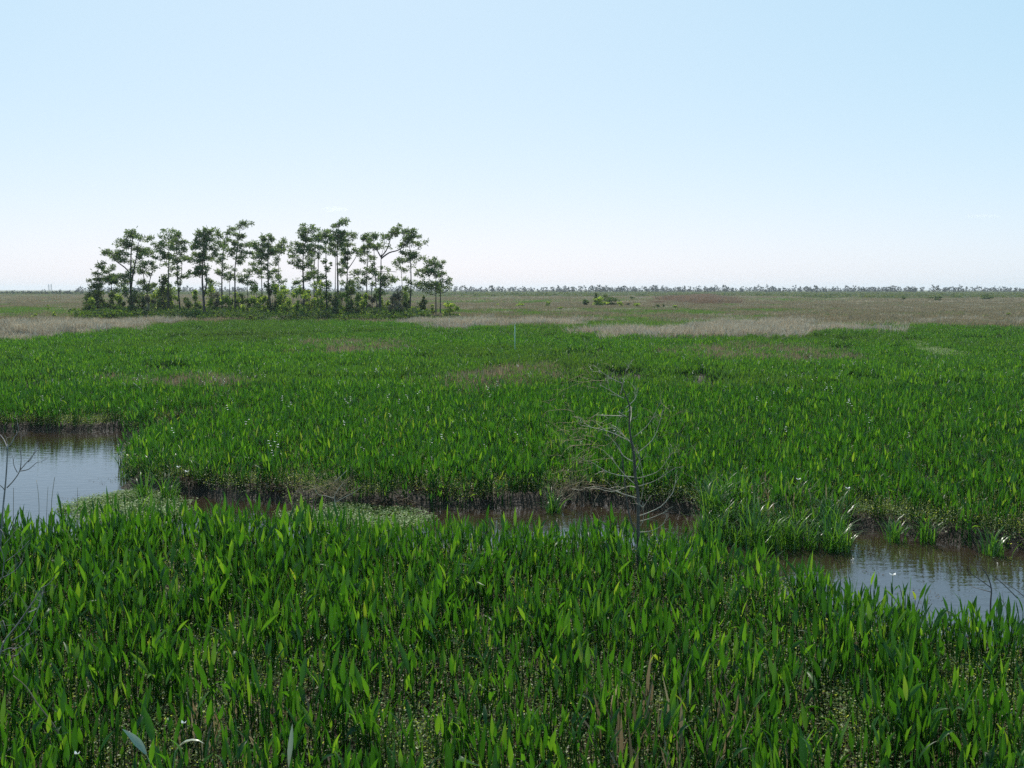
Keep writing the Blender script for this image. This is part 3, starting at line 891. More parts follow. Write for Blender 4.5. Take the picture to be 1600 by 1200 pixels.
def pine(D, trunk, w, clumps, label, forks=(), vines=(), name='pine_tree', cat='pine tree', mat='needle', tuft=None, group='pines of the grove'):
    """trunk, forks and clumps in photo pixels, standing at distance D; w = trunk width in pixels"""
    r = np.random.default_rng(int(trunk[0][0] * 13 + D))
    g = at_depth(trunk[0][0], trunk[0][1], D)
    base = np.array([g[0], D, 0.0])
    root = empty(name, base)
    tag(root, label, cat, group)
    ppm = F / D
    P = [at_depth(a, b_, D) - base for a, b_ in trunk]
    P[0][2] = -0.3
    yo = np.cumsum(r.normal(0, 0.12, len(P))); yo[0] = 0
    for q, o_ in zip(P, yo): q[1] = o_
    P = smooth_path(P)
    r0 = 0.5 * w / ppm
    top = P[-1][2]
    rad_ = [max(0.045, r0 * (1.18 if i == 0 else 1.0) * (1 - 0.78 * max(q[2], 0) / max(top, 1))) for i, q in enumerate(P)]
    mb = MB(); mb.tube(P, rad_, 7)
    mb.build('trunk', M['bark'], root)
    def trunk_at(zz):
        zz = min(max(zz, 0.2), top * 0.98)
        for i in range(len(P) - 1):
            if P[i][2] <= zz <= P[i + 1][2] + 1e-6:
                t = (zz - P[i][2]) / max(P[i + 1][2] - P[i][2], 1e-6)
                return P[i] * (1 - t) + P[i + 1] * t, rad_[i]
        return P[-1], rad_[-1]
    anchors = []
    for fk in forks:
        Q = [at_depth(a, b_, D) - base for a, b_ in fk[1]]
        off = r.normal(0, 0.5)
        b0, rb = trunk_at(Q[0][2])
        Q[0] = np.array(b0)
        for i, q in enumerate(Q[1:]): q[1] = b0[1] + off * (i + 1) / len(Q)
        Q = smooth_path(Q)
        rr_ = [max(0.04, 0.5 * fk[0] / ppm * (1 - 0.6 * i / len(Q))) for i in range(len(Q))]
        mb = MB(); mb.tube(Q, rr_, 6)
        mb.build('limb', M['bark'], root)
        anchors += Q[len(Q) // 3:]
    cr = MB()
    clumps = list(clumps)
    if len(clumps) > 5:                 # small sprays on short twigs further down the trunk
        for i in range(6):
            zz = top * r.uniform(0.38, 0.9)
            b0, _ = trunk_at(zz)
            q = b0 + base
            cpx = 800 + F * q[0] / (q[1] * CP - (q[2] - CAM_H) * SP); cpy = 600 - F * (q[1] * SP + (q[2] - CAM_H) * CP) / (q[1] * CP - (q[2] - CAM_H) * SP)
            clumps.append((cpx + r.normal(0, 6), cpy, r.uniform(1.5, 4.5), r.uniform(1.2, 2.4)))
    for (cx, cy, rx, ry) in clumps:
        c = at_depth(cx, cy, D) - base
        rx_, rz_ = rx / ppm * r.uniform(0.75, 1.3), ry / ppm * r.uniform(0.75, 1.25)
        b0, rb = trunk_at(c[2] - 0.1)
        dx = c[0] - b0[0]
        spread = max(abs(dx) * 0.7, rx_ * 0.8)
        c[1] = b0[1] + r.normal(0, spread * 0.6)
        # limb from the trunk, lower down, or from a fork close by
        rise = abs(dx) * r.uniform(0.15, 0.55)
        st, rb = trunk_at(max(1.5, c[2] - rise - 0.2))
        cand = [a for a in anchors if np.linalg.norm((a - c)[[0, 2]]) < 0.8 * abs(dx) and a[2] < c[2] + 0.6]
        if cand: st = min(cand, key=lambda a: np.linalg.norm(a - c))
        if np.linalg.norm(c - st) > 0.45:
            m1 = st * 0.55 + c * 0.45 + np.array([0, 0, -0.12 * np.linalg.norm(c - st)]) + r.normal(0, 0.08, 3)
            lp = smooth_path([st, m1, c], 3)
            lr = np.linspace(min(0.11, rb * 0.55), 0.025, len(lp))
            mb = MB(); mb.tube(lp, lr, 4, cap=False)
            mb.build('limb', M['bark'], root)
            for q in lp[len(lp) // 2:-1]:
                tuft_cloud(cr, r, q + np.array([0, 0, 0.25]), 0.6, 0.6, 0.3, 5, 5, 0.45, 0.065)
        # the foliage is several uneven sprays, not one ball
        rx_ *= 1.08; rz_ *= 0.92
        nsub = max(2, int(round(rx * ry / 8)))
        for k_ in range(nsub):
            q = r.normal(0, 0.72, 3) * np.array([rx_, rx_ * 0.8, rz_ * 0.9])
            ar = rx * ry / nsub
            tuft_cloud(cr, r, c + q, rx_ * r.uniform(0.35, 0.8), rx_ * r.uniform(0.35, 0.7), rz_ * r.uniform(0.3, 0.75), max(4, int(ar * 1.25)), 5, 0.50, 0.07)
    if clumps: cr.build('crown', M[mat], root, smooth=False)
    if vines:
        vn = MB()
        for (cx, cy, rx, ry) in vines:
            c = at_depth(cx, cy, D) - base
            leaf_cloud(vn, r, c, rx / ppm, rx / ppm * 0.8, ry / ppm, int(rx * ry * 3.2), 0.17)
        vn.build('vine', M['vine'], root, smooth=False)
    return root

GROVE = [
 dict(D=160, trunk=[(152, 502), (153, 460), (153, 438), (153, 418)], w=2.2, mat='shrub_d', name='bay_tree', cat='tree',
      clumps=[(153, 416, 5, 5), (153, 428, 5, 5), (144, 447, 7, 5), (156, 445, 6, 5), (152, 460, 9, 7), (140, 478, 7, 10), (152, 482, 9, 12)],
      label='narrow dark leafy tree at the left end of the grove'),
 dict(D=166, trunk=[(179, 500), (177, 470), (173, 445), (169, 420)], w=2.4,
      clumps=[(163, 424, 5, 4), (176, 420, 4, 3), (170, 432, 6, 3), (181, 433, 7, 4), (163, 437, 6, 4), (175, 440, 8, 4), (190, 440, 7, 3)],
      label='short thin pine leaning left beside the widest pine of the grove'),
 dict(D=160, trunk=[(206, 503), (205, 470), (204, 440), (203.5, 420), (204, 390), (206, 370)], w=5.0,
      clumps=[(199, 366, 8, 5), (208, 367, 6, 5), (221, 373, 9, 5), (192, 381, 10, 5), (206, 383, 10, 6), (176, 393, 9, 3), (159, 395, 5, 2.5), (188, 395, 12, 5),
              (215, 392, 8, 5), (178, 404, 10, 3.5), (195, 407, 10, 4), (214, 402, 9, 4), (195, 430, 10, 4), (190, 437, 8, 3)],
      forks=[(3.2, [(206, 452), (209, 425), (212, 415), (216, 398), (219, 380)]), (2.2, [(204, 428), (195, 418), (182, 408), (174, 396), (160, 395)])],
      label='broad tall pine with long boughs reaching far left near the grove\'s left end'),
 dict(D=168, trunk=[(234, 495), (232, 465), (228, 445), (224, 420), (222, 398)], w=2.6,
      clumps=[(222, 396, 4, 3), (232, 394, 6, 3), (238, 397, 5, 3), (241, 412, 4, 3), (232, 412, 5, 3), (227, 420, 5, 3), (242, 424, 4, 4), (225, 426, 4, 2), (238, 430, 5, 3), (236, 447, 8, 4), (222, 440, 5, 5)],
      forks=[(1.8, [(232, 458), (236, 438), (241, 424)])], label='thin crooked pine with small tufts just right of the broadest pine'),
 dict(D=172, trunk=[(263, 500), (263, 460), (264, 420), (264.5, 395), (265, 372)], w=3.0,
      clumps=[(266, 365, 6, 5), (254, 370, 3, 3), (252, 380, 6, 5), (245, 389, 6, 4), (262, 377, 6, 5), (274, 373, 5, 6), (270, 387, 7, 4), (258, 402, 7, 4), (243, 402, 5, 3), (268, 402, 6, 3), (252, 395, 5, 3)],
      label='straight pine with a tufted round head, left one of a close pair'),
 dict(D=162, trunk=[(283, 504), (281, 470), (279, 440), (278, 410), (277, 380)], w=3.0,
      clumps=[(281, 367, 6, 5), (276, 378, 6, 5), (284, 380, 4, 4), (279, 390, 6, 4), (291, 391, 5, 4), (275, 404, 5, 3), (287, 399, 5, 3), (276, 420, 5, 3), (296, 405, 5, 3)],
      forks=[(1.6, [(282, 460), (285, 430), (286, 408)])], vines=[(288, 432, 8, 5), (279, 442, 7, 5), (296, 425, 5, 4)],
      label='slim pine with pale vine on its lower trunk, right of a close pair'),
 dict(D=158, trunk=[(321, 505), (318, 470), (316, 440), (317, 410), (318, 372)], w=4.4,
      clumps=[(321, 361, 5, 4), (311, 367, 5, 5), (330, 363, 6, 4), (340, 366, 5, 5), (318, 372, 8, 6), (309, 378, 6, 5), (330, 375, 7, 5), (319, 384, 9, 5), (306, 388, 7, 4), (335, 385, 8, 5),
              (318, 394, 9, 4), (303, 397, 7, 3), (298, 405, 6, 4), (341, 397, 5, 4), (325, 404, 7, 3), (312, 408, 6, 4), (327, 421, 5, 3), (303, 428, 7, 4), (310, 422, 5, 4), (330, 440, 5, 3)],
      forks=[(3.0, [(319, 465), (323, 440), (321, 420), (318, 402)])], label='tall twin-stemmed pine with a dense heavy crown in the left half'),
 dict(D=174, trunk=[(346.5, 478), (347, 440), (348, 410), (349, 385), (352, 370), (358, 358)], w=2.8,
      clumps=[(359, 358, 4, 4), (357, 365, 3, 3), (353, 373, 3, 3), (344, 381, 5, 3), (352, 386, 4, 2), (346, 398, 5, 3), (341, 407, 6, 4), (350, 408, 4, 3), (338, 424, 5, 2), (354, 418, 5, 2)],
      label='bare slender pine whose thin top bends to the right'),
 dict(D=170, trunk=[(367, 482), (367, 440), (367, 420), (370, 395), (373, 375), (376, 354)], w=3.0,
      clumps=[(374, 354, 5, 2.5), (383, 350, 8, 3), (392, 349, 3, 2), (380, 369, 6, 3), (366, 367, 5, 3), (363, 377, 6, 3), (360, 390, 6, 4), (376, 385, 5, 3), (389, 383, 7, 4), (382, 397, 8, 4), (360, 397, 5, 2), (377, 408, 6, 3), (391, 395, 5, 3), (368, 421, 4, 2)],
      label='tall pine topped by a tilted flat plume in the left half of the grove'),
 dict(D=180, trunk=[(357, 470), (359, 440), (361, 424)], w=1.8, clumps=[(360, 427, 4, 4), (353, 436, 5, 3), (364, 433, 3, 2)],
      label='very short thin pine half hidden between two slender pines'),
 dict(D=176, trunk=[(388, 498), (387, 470), (386, 450), (385, 432)], w=2.0, clumps=[(386, 432, 6, 4), (393, 424, 8, 3), (380, 440, 6, 4), (392, 442, 7, 4), (376, 437, 4, 3)],
      label='short spreading pine right below the pine with a tilted plume'),
 dict(D=178, trunk=[(410, 480), (409, 440), (408, 400)], w=2.4, clumps=[(402, 396, 8, 4), (405, 425, 5, 3), (396, 413, 6, 3), (411, 434, 4, 2)],
      label='thin pine standing close behind a thicker pine in mid grove'),
 dict(D=164, trunk=[(424, 500), (420, 460), (419, 420), (419.5, 395), (420, 370)], w=3.8,
      clumps=[(420, 369, 7, 3), (411, 375, 5, 4), (425, 376, 4, 4), (404, 380, 5, 4), (418, 386, 9, 4), (407, 393, 8, 4), (427, 394, 8, 4), (399, 387, 6, 4), (396, 403, 6, 4), (412, 402, 6, 3), (434, 392, 5, 4), (396, 420, 6, 3), (406, 412, 4, 3), (425, 428, 4, 2)],
      label='straight dark-stemmed pine with a domed crown in mid grove'),
 dict(D=182, trunk=[(436, 470), (436, 430), (437, 405), (440, 380)], w=1.7, clumps=[(441, 380, 6, 4), (447, 378, 4, 3), (434, 388, 5, 4), (443, 389, 7, 3), (451, 384, 4, 3), (440, 396, 5, 2), (437, 430, 4, 3), (446, 440, 3, 3), (431, 412, 3, 2)],
      label='very slim pine with a sparse head in the gap at mid grove'),
 dict(D=164, trunk=[(475, 498), (474, 450), (473, 420), (474, 400), (478, 375), (485, 354)], w=3.6,
      clumps=[(485, 354, 4, 3), (476, 359, 6, 4), (468, 366, 5, 4), (483, 363, 6, 4), (494, 360, 5, 3), (472, 374, 8, 4), (485, 376, 7, 4), (464, 381, 6, 4), (477, 386, 8, 4), (460, 390, 6, 4), (470, 394, 6, 3), (459, 401, 6, 3), (484, 398, 6, 3), (458, 412, 7, 2.5), (466, 415, 5, 3), (480, 412, 5, 3), (466, 440, 6, 4), (476, 437, 5, 4), (484, 432, 5, 4)],
      label='full-crowned pine with low left boughs just right of the mid-grove gap'),
 dict(D=178, trunk=[(491, 475), (491, 430), (493, 400), (494, 372)], w=2.3, forks=[(2.0, [(492, 470), (497, 440), (498, 415), (498, 378)])],
      clumps=[(499, 366, 6, 4), (492, 372, 6, 4), (503, 375, 6, 4), (490, 384, 7, 4), (500, 386, 6, 4), (487, 393, 6, 3), (499, 398, 5, 4), (488, 408, 5, 3), (495, 425, 5, 3), (487, 430, 6, 3), (500, 440, 4, 4)],
      label='pine with two thin parallel stems left of the vine-covered trunk'),
 dict(D=158, trunk=[(511, 505), (510, 460), (509, 420), (509, 385), (508, 364)], w=3.2, clumps=[(508, 364, 6, 3), (503, 369, 5, 3), (514, 371, 5, 3), (509, 379, 7, 3)],
      vines=[(506, 408, 6, 5), (511, 420, 6, 6), (504, 432, 7, 6), (512, 445, 7, 8), (509, 462, 7, 9), (512, 482, 7, 10), (494, 433, 6, 3), (517, 412, 4, 4)],
      label='pine whose trunk is wrapped in green vine from ground to mid height'),
 dict(D=168, trunk=[(528, 488), (528, 440), (527, 400), (528, 370), (530, 350)], w=3.6,
      clumps=[(523, 353, 6, 3), (533, 347, 8, 3), (542, 347, 4, 2), (520, 364, 6, 3), (530, 366, 8, 4), (540, 364, 5, 3), (523, 374, 9, 4), (536, 376, 6, 4), (527, 382, 9, 4), (515, 383, 5, 3), (538, 387, 5, 3), (519, 391, 5, 3)],
      label='tallest pine of the grove with a flat tilted top plume'),
 dict(D=180, trunk=[(523, 475), (524, 420), (524, 385)], w=2.0, clumps=[(518, 396, 5, 3), (524, 387, 5, 3)],
      label='thin bare-stemmed pine tight against the left of the tallest pine'),
 dict(D=172, trunk=[(541, 480), (542, 430), (543, 400), (543, 380), (546, 370)], w=2.8, forks=[(1.5, [(544, 422), (552, 408), (559, 396)])],
      clumps=[(551, 368, 7, 3), (559, 367, 5, 2), (544, 374, 6, 3), (537, 383, 4, 3), (548, 383, 6, 3), (556, 392, 6, 4), (536, 394, 5, 3), (549, 396, 5, 3), (541, 404, 6, 3), (535, 410, 5, 2), (556, 425, 7, 2), (564, 424, 3, 2), (549, 441, 6, 4), (556, 447, 5, 4), (541, 440, 5, 3)],
      label='pine with a thin slanting limb just right of the tallest pine'),
 dict(D=176, trunk=[(573, 478), (573, 440), (574, 415), (575, 395), (574, 372)], w=2.3,
      clumps=[(573, 368, 5, 3), (568, 374, 5, 4), (578, 376, 6, 4), (567, 385, 5, 4), (577, 386, 6, 3), (572, 394, 6, 4), (562, 396, 4, 3), (577, 405, 4, 3), (566, 408, 3, 3), (571, 435, 4, 4), (568, 441, 4, 3), (580, 425, 4, 3)],
      label='slim pine second to the left of the forked pine'),
 dict(D=170, trunk=[(590, 480), (587, 440), (585, 410), (584, 372)], w=2.3,
      clumps=[(583, 368, 6, 3), (587, 373, 5, 4), (582, 381, 5, 3), (591, 385, 5, 3), (583, 410, 4, 3), (590, 428, 4, 3), (587, 421, 4, 3)],
      label='slightly leaning slim pine touching the left of the forked pine'),
 dict(D=160, trunk=[(594, 503), (594, 465), (595, 430), (595.5, 398)], w=4.6,
      forks=[(2.4, [(595.5, 402), (590, 392), (588, 383)]), (2.2, [(596, 401), (603, 392), (608, 380), (611, 368)]), (2.6, [(597, 404), (608, 395), (622, 391), (633, 383), (638, 375)]), (1.0, [(596, 424), (606, 424), (620, 425)])],
      clumps=[(602, 369, 6, 3), (606, 372, 5, 2), (616, 361, 5, 4), (624, 356, 6, 3), (619, 366, 4, 3), (629, 362, 3, 3), (589, 384, 4, 3), (605, 385, 3, 2), (598, 418, 3, 2), (606, 422, 3, 2), (609, 437, 8, 3), (601, 434, 5, 3), (612, 440, 5, 2), (596, 447, 4, 3)],
      label='thick pine forked into a wide Y with bare curving limbs'),
 dict(D=172, trunk=[(630, 478), (628, 440), (626, 420), (623, 408)], w=1.7, clumps=[(622, 407, 6, 4), (616, 412, 4, 3), (627, 410, 3, 3), (634, 422, 4, 2), (626, 420, 3, 2)],
      label='small leaning pine between the forked pine and its tiered neighbour'),
 dict(D=162, trunk=[(640, 498), (641, 470), (642, 440), (641, 410), (640, 390), (639, 365)], w=2.9,
      clumps=[(638, 362, 4, 5), (646, 362, 6, 4), (650, 370, 5, 4), (640, 372, 7, 4), (631, 375, 6, 3), (627, 382, 5, 3), (637, 384, 5, 2), (654, 380, 6, 3), (663, 380, 3, 3), (628, 395, 6, 2.5), (637, 398, 4, 2), (648, 401, 6, 3), (660, 402, 6, 2), (638, 441, 4, 4), (641, 455, 3, 4)],
      label='tiered pine with separate flat layers near the right end of the grove'),
 dict(D=166, trunk=[(681, 498), (681, 460), (681, 430), (679, 414)], w=2.5,
      clumps=[(672, 407, 6, 4), (670, 413, 4, 3), (680, 414, 5, 4), (661, 420, 7, 2.5), (652, 422, 6, 3), (666, 424, 5, 3), (676, 424, 7, 3), (654, 432, 6, 3), (683, 428, 4, 3), (672, 446, 7, 3.5), (662, 444, 6, 4), (652, 445, 6, 4), (658, 450, 5, 2)],
      label='low pine with boughs all swept left at the grove\'s right end'),
 dict(D=178, trunk=[(688, 488), (688, 450), (689, 435), (690, 420), (692, 409)], w=2.2, forks=[(1.5, [(688, 458), (696, 456), (702, 450), (704, 439)])],
      clumps=[(692, 410, 4, 3), (684, 413, 4, 4), (690, 420, 4, 4), (687, 430, 4, 4), (693, 440, 3, 4), (689, 446, 3, 3), (702, 444, 3, 4), (703, 438, 2, 2), (698, 452, 3, 2)],
      label='rightmost pine of the grove with one upcurled branch on the right'),
 dict(D=156, trunk=[(584, 500), (582, 475), (580, 448)], w=1.6, clumps=[], name='dead_snag', cat='dead tree', group=None,
      label='thin bare leafless snag in front of the forked pine'),
]
for g_ in GROVE: pine(**g_)

# ------------------------------------------------------------------ shrubs: each with stems and foliage
def shrub(px_, by_, hpx, wpx, kind, label, group, D=None, cat='shrub', name='shrub', leaf=None, dens=1.0):
    g = ground(px_, by_)
    D = D or g[1]
    ppm = F / D
    base = np.array([at_depth(px_, by_, D)[0], D, 0.0])
    r = np.random.default_rng(int(px_ * 7 + by_ * 3 + hpx))
    root = empty(name, base)
    tag(root, label, cat, group)
    h = hpx / ppm; w = wpx / ppm * 0.5
    st = MB(); fo = MB()
    ns_ = int(r.integers(4, 7))
    leaf = leaf or (0.19 if D < 250 else 0.0011 * D)
    tips = []
    for i in range(ns_):
        a = r.uniform(0, 6.28); sp = r.uniform(0.1, 0.9) * w
        tip = np.array([math.cos(a) * sp, math.sin(a) * sp, h * r.uniform(0.55, 0.95)])
        mid = tip * np.array([0.35, 0.35, 0.5]) + r.normal(0, 0.04 * h, 3)
        st.tube(smooth_path([np.array([tip[0] * 0.1, tip[1] * 0.1, -0.1]), mid, tip], 2), np.linspace(0.05, 0.015, 5) * max(1, h / 4), 4, cap=False)
        tips.append(tip); tips.append(mid * np.array([1.5, 1.5, 1.0]))
    nb = max(5, int(h * w * 1.3))
    n_leaf = int(np.clip((h * w * 2) / (leaf * leaf) * 2.4 * dens, 80, 2600))
    for i in range(nb):
        if i < len(tips): c = tips[i]
        else:
            zz = r.uniform(0.12, 0.9)
            a = r.uniform(0, 6.28); q = w * math.sqrt(r.random()) * (1.0 - 0.45 * max(0, zz - 0.35) / 0.65)
            c = np.array([math.cos(a) * q, math.sin(a) * q, h * zz])
        leaf_cloud(fo, r, c, w * r.uniform(0.25, 0.55), w * r.uniform(0.25, 0.55), h * r.uniform(0.08, 0.18), max(4, n_leaf // nb), leaf)
    st.build('stems', M['grey_twig' if kind == 'g' else 'bark'], root)
    fo.build('foliage', M['shrub_' + kind], root, smooth=False)
    return root

SHR = [(140, 500, 38, 16, 'd'), (146, 500, 30, 14, 'y'), (165, 499, 42, 16, 'd'), (178, 501, 24, 14, 'd'), (188, 500, 38, 16, 'y'), (206, 500, 42, 18, 'd'), (196, 499, 30, 16, 'd'), (222, 500, 46, 16, 'd'),
       (232, 500, 34, 14, 'g'), (245, 500, 44, 20, 'y'), (260, 498, 40, 18, 'y'), (275, 500, 30, 16, 'y'), (258, 495, 62, 18, 'd'), (296, 501, 28, 18, 'd'), (304, 500, 40, 14, 'y'), (312, 501, 22, 12, 'd'),
       (333, 498, 48, 20, 'y'), (341, 500, 34, 20, 'g'), (354, 497, 38, 16, 'y'), (362, 500, 20, 12, 'd'), (373, 499, 32, 16, 'y'), (385, 499, 36, 14, 'd'), (394, 500, 30, 18, 'y'), (404, 500, 44, 14, 'y'),
       (413, 500, 36, 14, 'y'), (426, 499, 50, 14, 'd'), (440, 498, 46, 18, 'y'), (452, 500, 42, 20, 'y'), (464, 500, 48, 20, 'y'), (477, 499, 36, 14, 'g'), (487, 499, 36, 18, 'y'), (498, 499, 50, 16, 'y'),
       (522, 498, 44, 16, 'd'), (533, 498, 40, 18, 'd'), (528, 501, 26, 14, 'y'), (544, 499, 32, 16, 'y'), (552, 496, 52, 18, 'd'), (558, 500, 30, 16, 'y'), (567, 499, 34, 14, 'y'), (579, 498, 28, 16, 'g'),
       (591, 499, 30, 12, 'd'), (601, 499, 30, 14, 'y'), (613, 500, 32, 16, 'g'), (625, 500, 42, 20, 'g'), (637, 499, 38, 14, 'y'), (631, 501, 26, 12, 'd'), (663, 494, 26, 12, 'd'), (676, 494, 14, 8, 'y'), (701, 491, 20, 24, 'y')]
KN = {'y': 'yellow-green leafy bush', 'd': 'dark green leafy bush', 'g': 'grey-brown thinly leaved bush'}
GN_SHORT = ['the narrow leafy tree at the left end', 'the short pine leaning left', 'the broadest pine', 'the thin crooked pine', 'the left pine of the close pair', 'the right pine of the close pair', 'the heavy-crowned pine',
            'the pine with the bent thin top', 'the left pine with a tilted plume', 'the half hidden short pine', 'the short spreading pine', 'the thin pine behind a thicker one', 'the domed mid-grove pine', 'the very slim pine in the gap',
            'the full-crowned pine', 'the twin-stemmed pine', 'the vine-covered pine', 'the tallest pine', 'the thin stem beside the tallest pine', 'the pine with a slanting limb', 'the slim pine left of the fork',
            'the leaning slim pine', 'the forked pine', 'the small leaning pine', 'the tiered pine', 'the low pine with left-swept boughs', 'the rightmost pine', 'the bare snag']
used = set()
def unique(base_, px_):
    """adds where it stands until no other bush has the same words"""
    if base_ not in used: used.add(base_); return base_
    for extra in ('taller ', 'lower ', 'wider ', 'smaller ', 'second ', 'third ', 'fourth '):
        if extra + base_ not in used:
            used.add(extra + base_); return extra + base_
    used.add(base_); return base_
bases = [g_['trunk'][0][0] for g_ in GROVE]
for (a, b_, hh, ww, kd) in SHR:
    i = int(np.argmin([abs(a - q) for q in bases]))
    side = 'at the foot of' if abs(a - bases[i]) < 4 else ('just left of' if a < bases[i] else 'just right of')
    D = 150 + (hash((a, kd)) % 7) * 4.0
    lab = unique('%s %s %s' % (KN[kd], side, GN_SHORT[i]), a)
    shrub(a, b_ + 4, hh + 9, ww * 1.6, kd, lab, 'bushes under the grove', D=150 + ((a * 31) % 29))

FIELD = [(815, 482, 8, 14, 'y', 'small yellow-green bush alone in the field right of the grove'), (778, 481, 5, 6, 'y', 'tiny yellow-green bush nearest the grove in the brown field'),
         (856, 482, 9, 8, 'y', 'slender yellow-green bush second from the long thicket\'s left'), (878, 488, 8, 8, 'y', 'small yellow-green bush at the near edge of the brown field'),
         (916, 481, 12, 13, 'd', 'dark bush at the left end of the field thicket'), (935, 482, 18, 20, 'y', 'biggest yellow-green bush in the middle of the field thicket'),
         (951, 480, 17, 22, 'd', 'wide dark green bush on the right side of the field thicket'), (931, 479, 21, 8, 'd', 'tall dark bush sticking up from the field thicket'), (970, 482, 9, 9, 'y', 'small bush just right of the field thicket'),
         (982, 481, 6, 10, 'g', 'grey low bush further right of the field thicket'), (995, 483, 9, 14, 'y', 'rounded yellow-green bush well right of the field thicket'),
         (1028, 484, 7, 10, 'd', 'small dark bush left of the russet brush'), (1036, 483, 7, 6, 'd', 'dark upright bush directly below the russet brush'), (1055, 484, 6, 11, 'y', 'low yellow-green bush in front of the russet brush'),
         (988, 470, 5, 5, 'd', 'lone dark bush far out in the field beyond the thicket'), (1137, 474, 4, 5, 'y', 'tiny far bush right of the russet brush'),
         (1428, 491, 5, 6, 'd', 'tiny dark bush alone in the right brown field'), (1500, 496, 6, 8, 'y', 'dull yellow bush, left of three in the right field'), (1539, 500, 8, 9, 'y', 'brightest yellow-green bush of three in the right field'),
         (1575, 498, 7, 7, 'y', 'yellow-green bush, right of three in the right field'), (1410, 471, 6, 9, 'd', 'far dark bush beyond the right brown field'), (1466, 472, 7, 16, 'd', 'far wide dark bush beyond the right brown field'),
         (1540, 470, 8, 20, 'd', 'far dark thicket bush near the right edge of the field'), (79, 487, 9, 6, 'y', 'slender yellow bush out in the field left of the grove'), (51, 502, 10, 10, 'y', 'yellow-green bush on the dry grass edge left of the grove'),
         (84, 501, 14, 6, 'y', 'tall thin yellow bush on the dry grass edge left of the grove'), (42, 507, 7, 6, 'y', 'tiny yellow bush within the left dry grass band')]
for (a, b_, hh, ww, kd, lab) in FIELD:
    shrub(a, b_ + 1, hh + 2, ww * 1.5, kd, lab, 'bushes in the far field', dens=1.6)

r = np.random.default_rng(58)
und = []
for i in range(6):
    mb = MB()
    for j in range(5):
        leaf_cloud(mb, r, np.array([r.uniform(-0.8, 0.8), r.uniform(-0.8, 0.8), r.uniform(0.3, 0.9)]), 0.6, 0.6, 0.4, 45, 0.13)
    und.append(mb.mesh('undergrowth', M['vine' if i < 4 else 'shrub_d'], smooth=False))
c_und = proto_collection('undergrowth', und)
n_ = 900
yu = rng.uniform(146, 182, n_); xu = rng.uniform(-68, -14, n_)
pu, _ = project(xu, yu)
kk = (pu > 134) & (pu < 655)
scatter_xy('undergrowth', xu[kk], yu[kk], c_und, 6, 'low green undergrowth between the bushes of the grove', 'undergrowth', 0.9, 2.0)

# ------------------------------------------------------------------ far scrub and the wooded horizon
def blob_shrub_mesh(r, h, w, n_, leaf, mat, name):
    mb = MB()
    for i in range(5):
        c = np.array([r.uniform(-w, w) * 0.6, r.uniform(-w, w) * 0.6, h * r.uniform(0.3, 0.75)])
        leaf_cloud(mb, r, c, w * 0.5, w * 0.5, h * 0.3, n_ // 5, leaf)
    return mb.mesh(name, mat, smooth=False)
r = np.random.default_rng(61)
scr = [blob_shrub_mesh(r, 1.0, 1.1, 60, 0.16, M['scrub'], 'scrub') for i in range(6)]
c_scr = proto_collection('scrub', scr)
xs_, ys_ = [], []
x, y = sample(470, 1500, 0.016, 1.15)
px, py = project(x, y)
lim = np.interp(px, [-300, 0, 140, 600, 900, 1150, 1300, 1600, 2000], [800, 800, 800, 650, 560, 620, 480, 470, 470])
k = (y > lim) & (rng.random(len(x)) < 0.8 + 0.4 * pnoise(x * 0.4, y, 0.008, 33))
x, y = x[k], y[k]
n_ = len(x)
sc = rng.uniform(1.2, 2.6, n_)
scatter('distant_scrub', np.column_stack([x, y, gz(x, y)]), np.column_stack([np.zeros(n_), np.zeros(n_), rng.uniform(0, 6.28, n_)]),
        np.column_stack([sc * 2.0, sc * 2.0, sc]), rng.integers(0, 6, n_), c_scr, 'grey-green scrub covering the flat land before the distant woods', 'scrub')

def far_tree_mb(r, h, w, crown0=0.3, dens=1.0, leaf=0.5):
    tr = MB(); cr = MB()
    lean = r.normal(0, 0.04) * h
    P = [np.array([0, 0, -0.3]), np.array([lean * 0.3, 0, h * 0.4]), np.array([lean, 0, h * 0.97])]
    tr.tube(smooth_path(P, 2), np.linspace(0.18, 0.05, 5), 5)
    n_ = int(r.integers(5, 10))
    for i in range(n_):
        t = r.uniform(crown0, 1.0)
        q = w * r.uniform(-1, 1) * (1.0 - 0.6 * abs(t - 0.7))
        c = np.array([lean * t + q, r.uniform(-w, w) * 0.7, h * t])
        leaf_cloud(cr, r, c, w * r.uniform(0.25, 0.5), w * 0.4, h * r.uniform(0.05, 0.13), int(30 * dens), leaf * 0.8)
        if abs(q) > 0.5: tr.tube([np.array([lean * t * 0.9, 0, h * (t - 0.12)]), c], [0.07, 0.03], 3, cap=False)
    return tr, cr
woods = []
for i in range(12):
    tr, cr = far_tree_mb(r, r.uniform(6, 11), r.uniform(1.3, 2.6), 0.2 if i < 7 else 0.5, 1.2)
    mb = MB()
    for v in tr.v: pass
    mb.add(np.concatenate(tr.v), tr.f, 1)
    mb.add(np.concatenate(cr.v), cr.f, 0)
    woods.append(mb.mesh('distant_wood', [M['far_leaf'], M['bark']], smooth=False))
c_wood = proto_collection('distant_wood', woods)
n_ = 3400
x = rng.uniform(-950, 950, n_); y = 1330 + rng.normal(0, 60, n_)
px, py = project(x, y)
k = (px > 120) | (rng.random(n_) < 0.0)
dn = 0.75 + 0.45 * pnoise(x, y * 0, 0.01, 44) + np.where(px > 950, 0.25, 0)
k &= rng.random(n_) < dn
x, y = x[k], y[k]
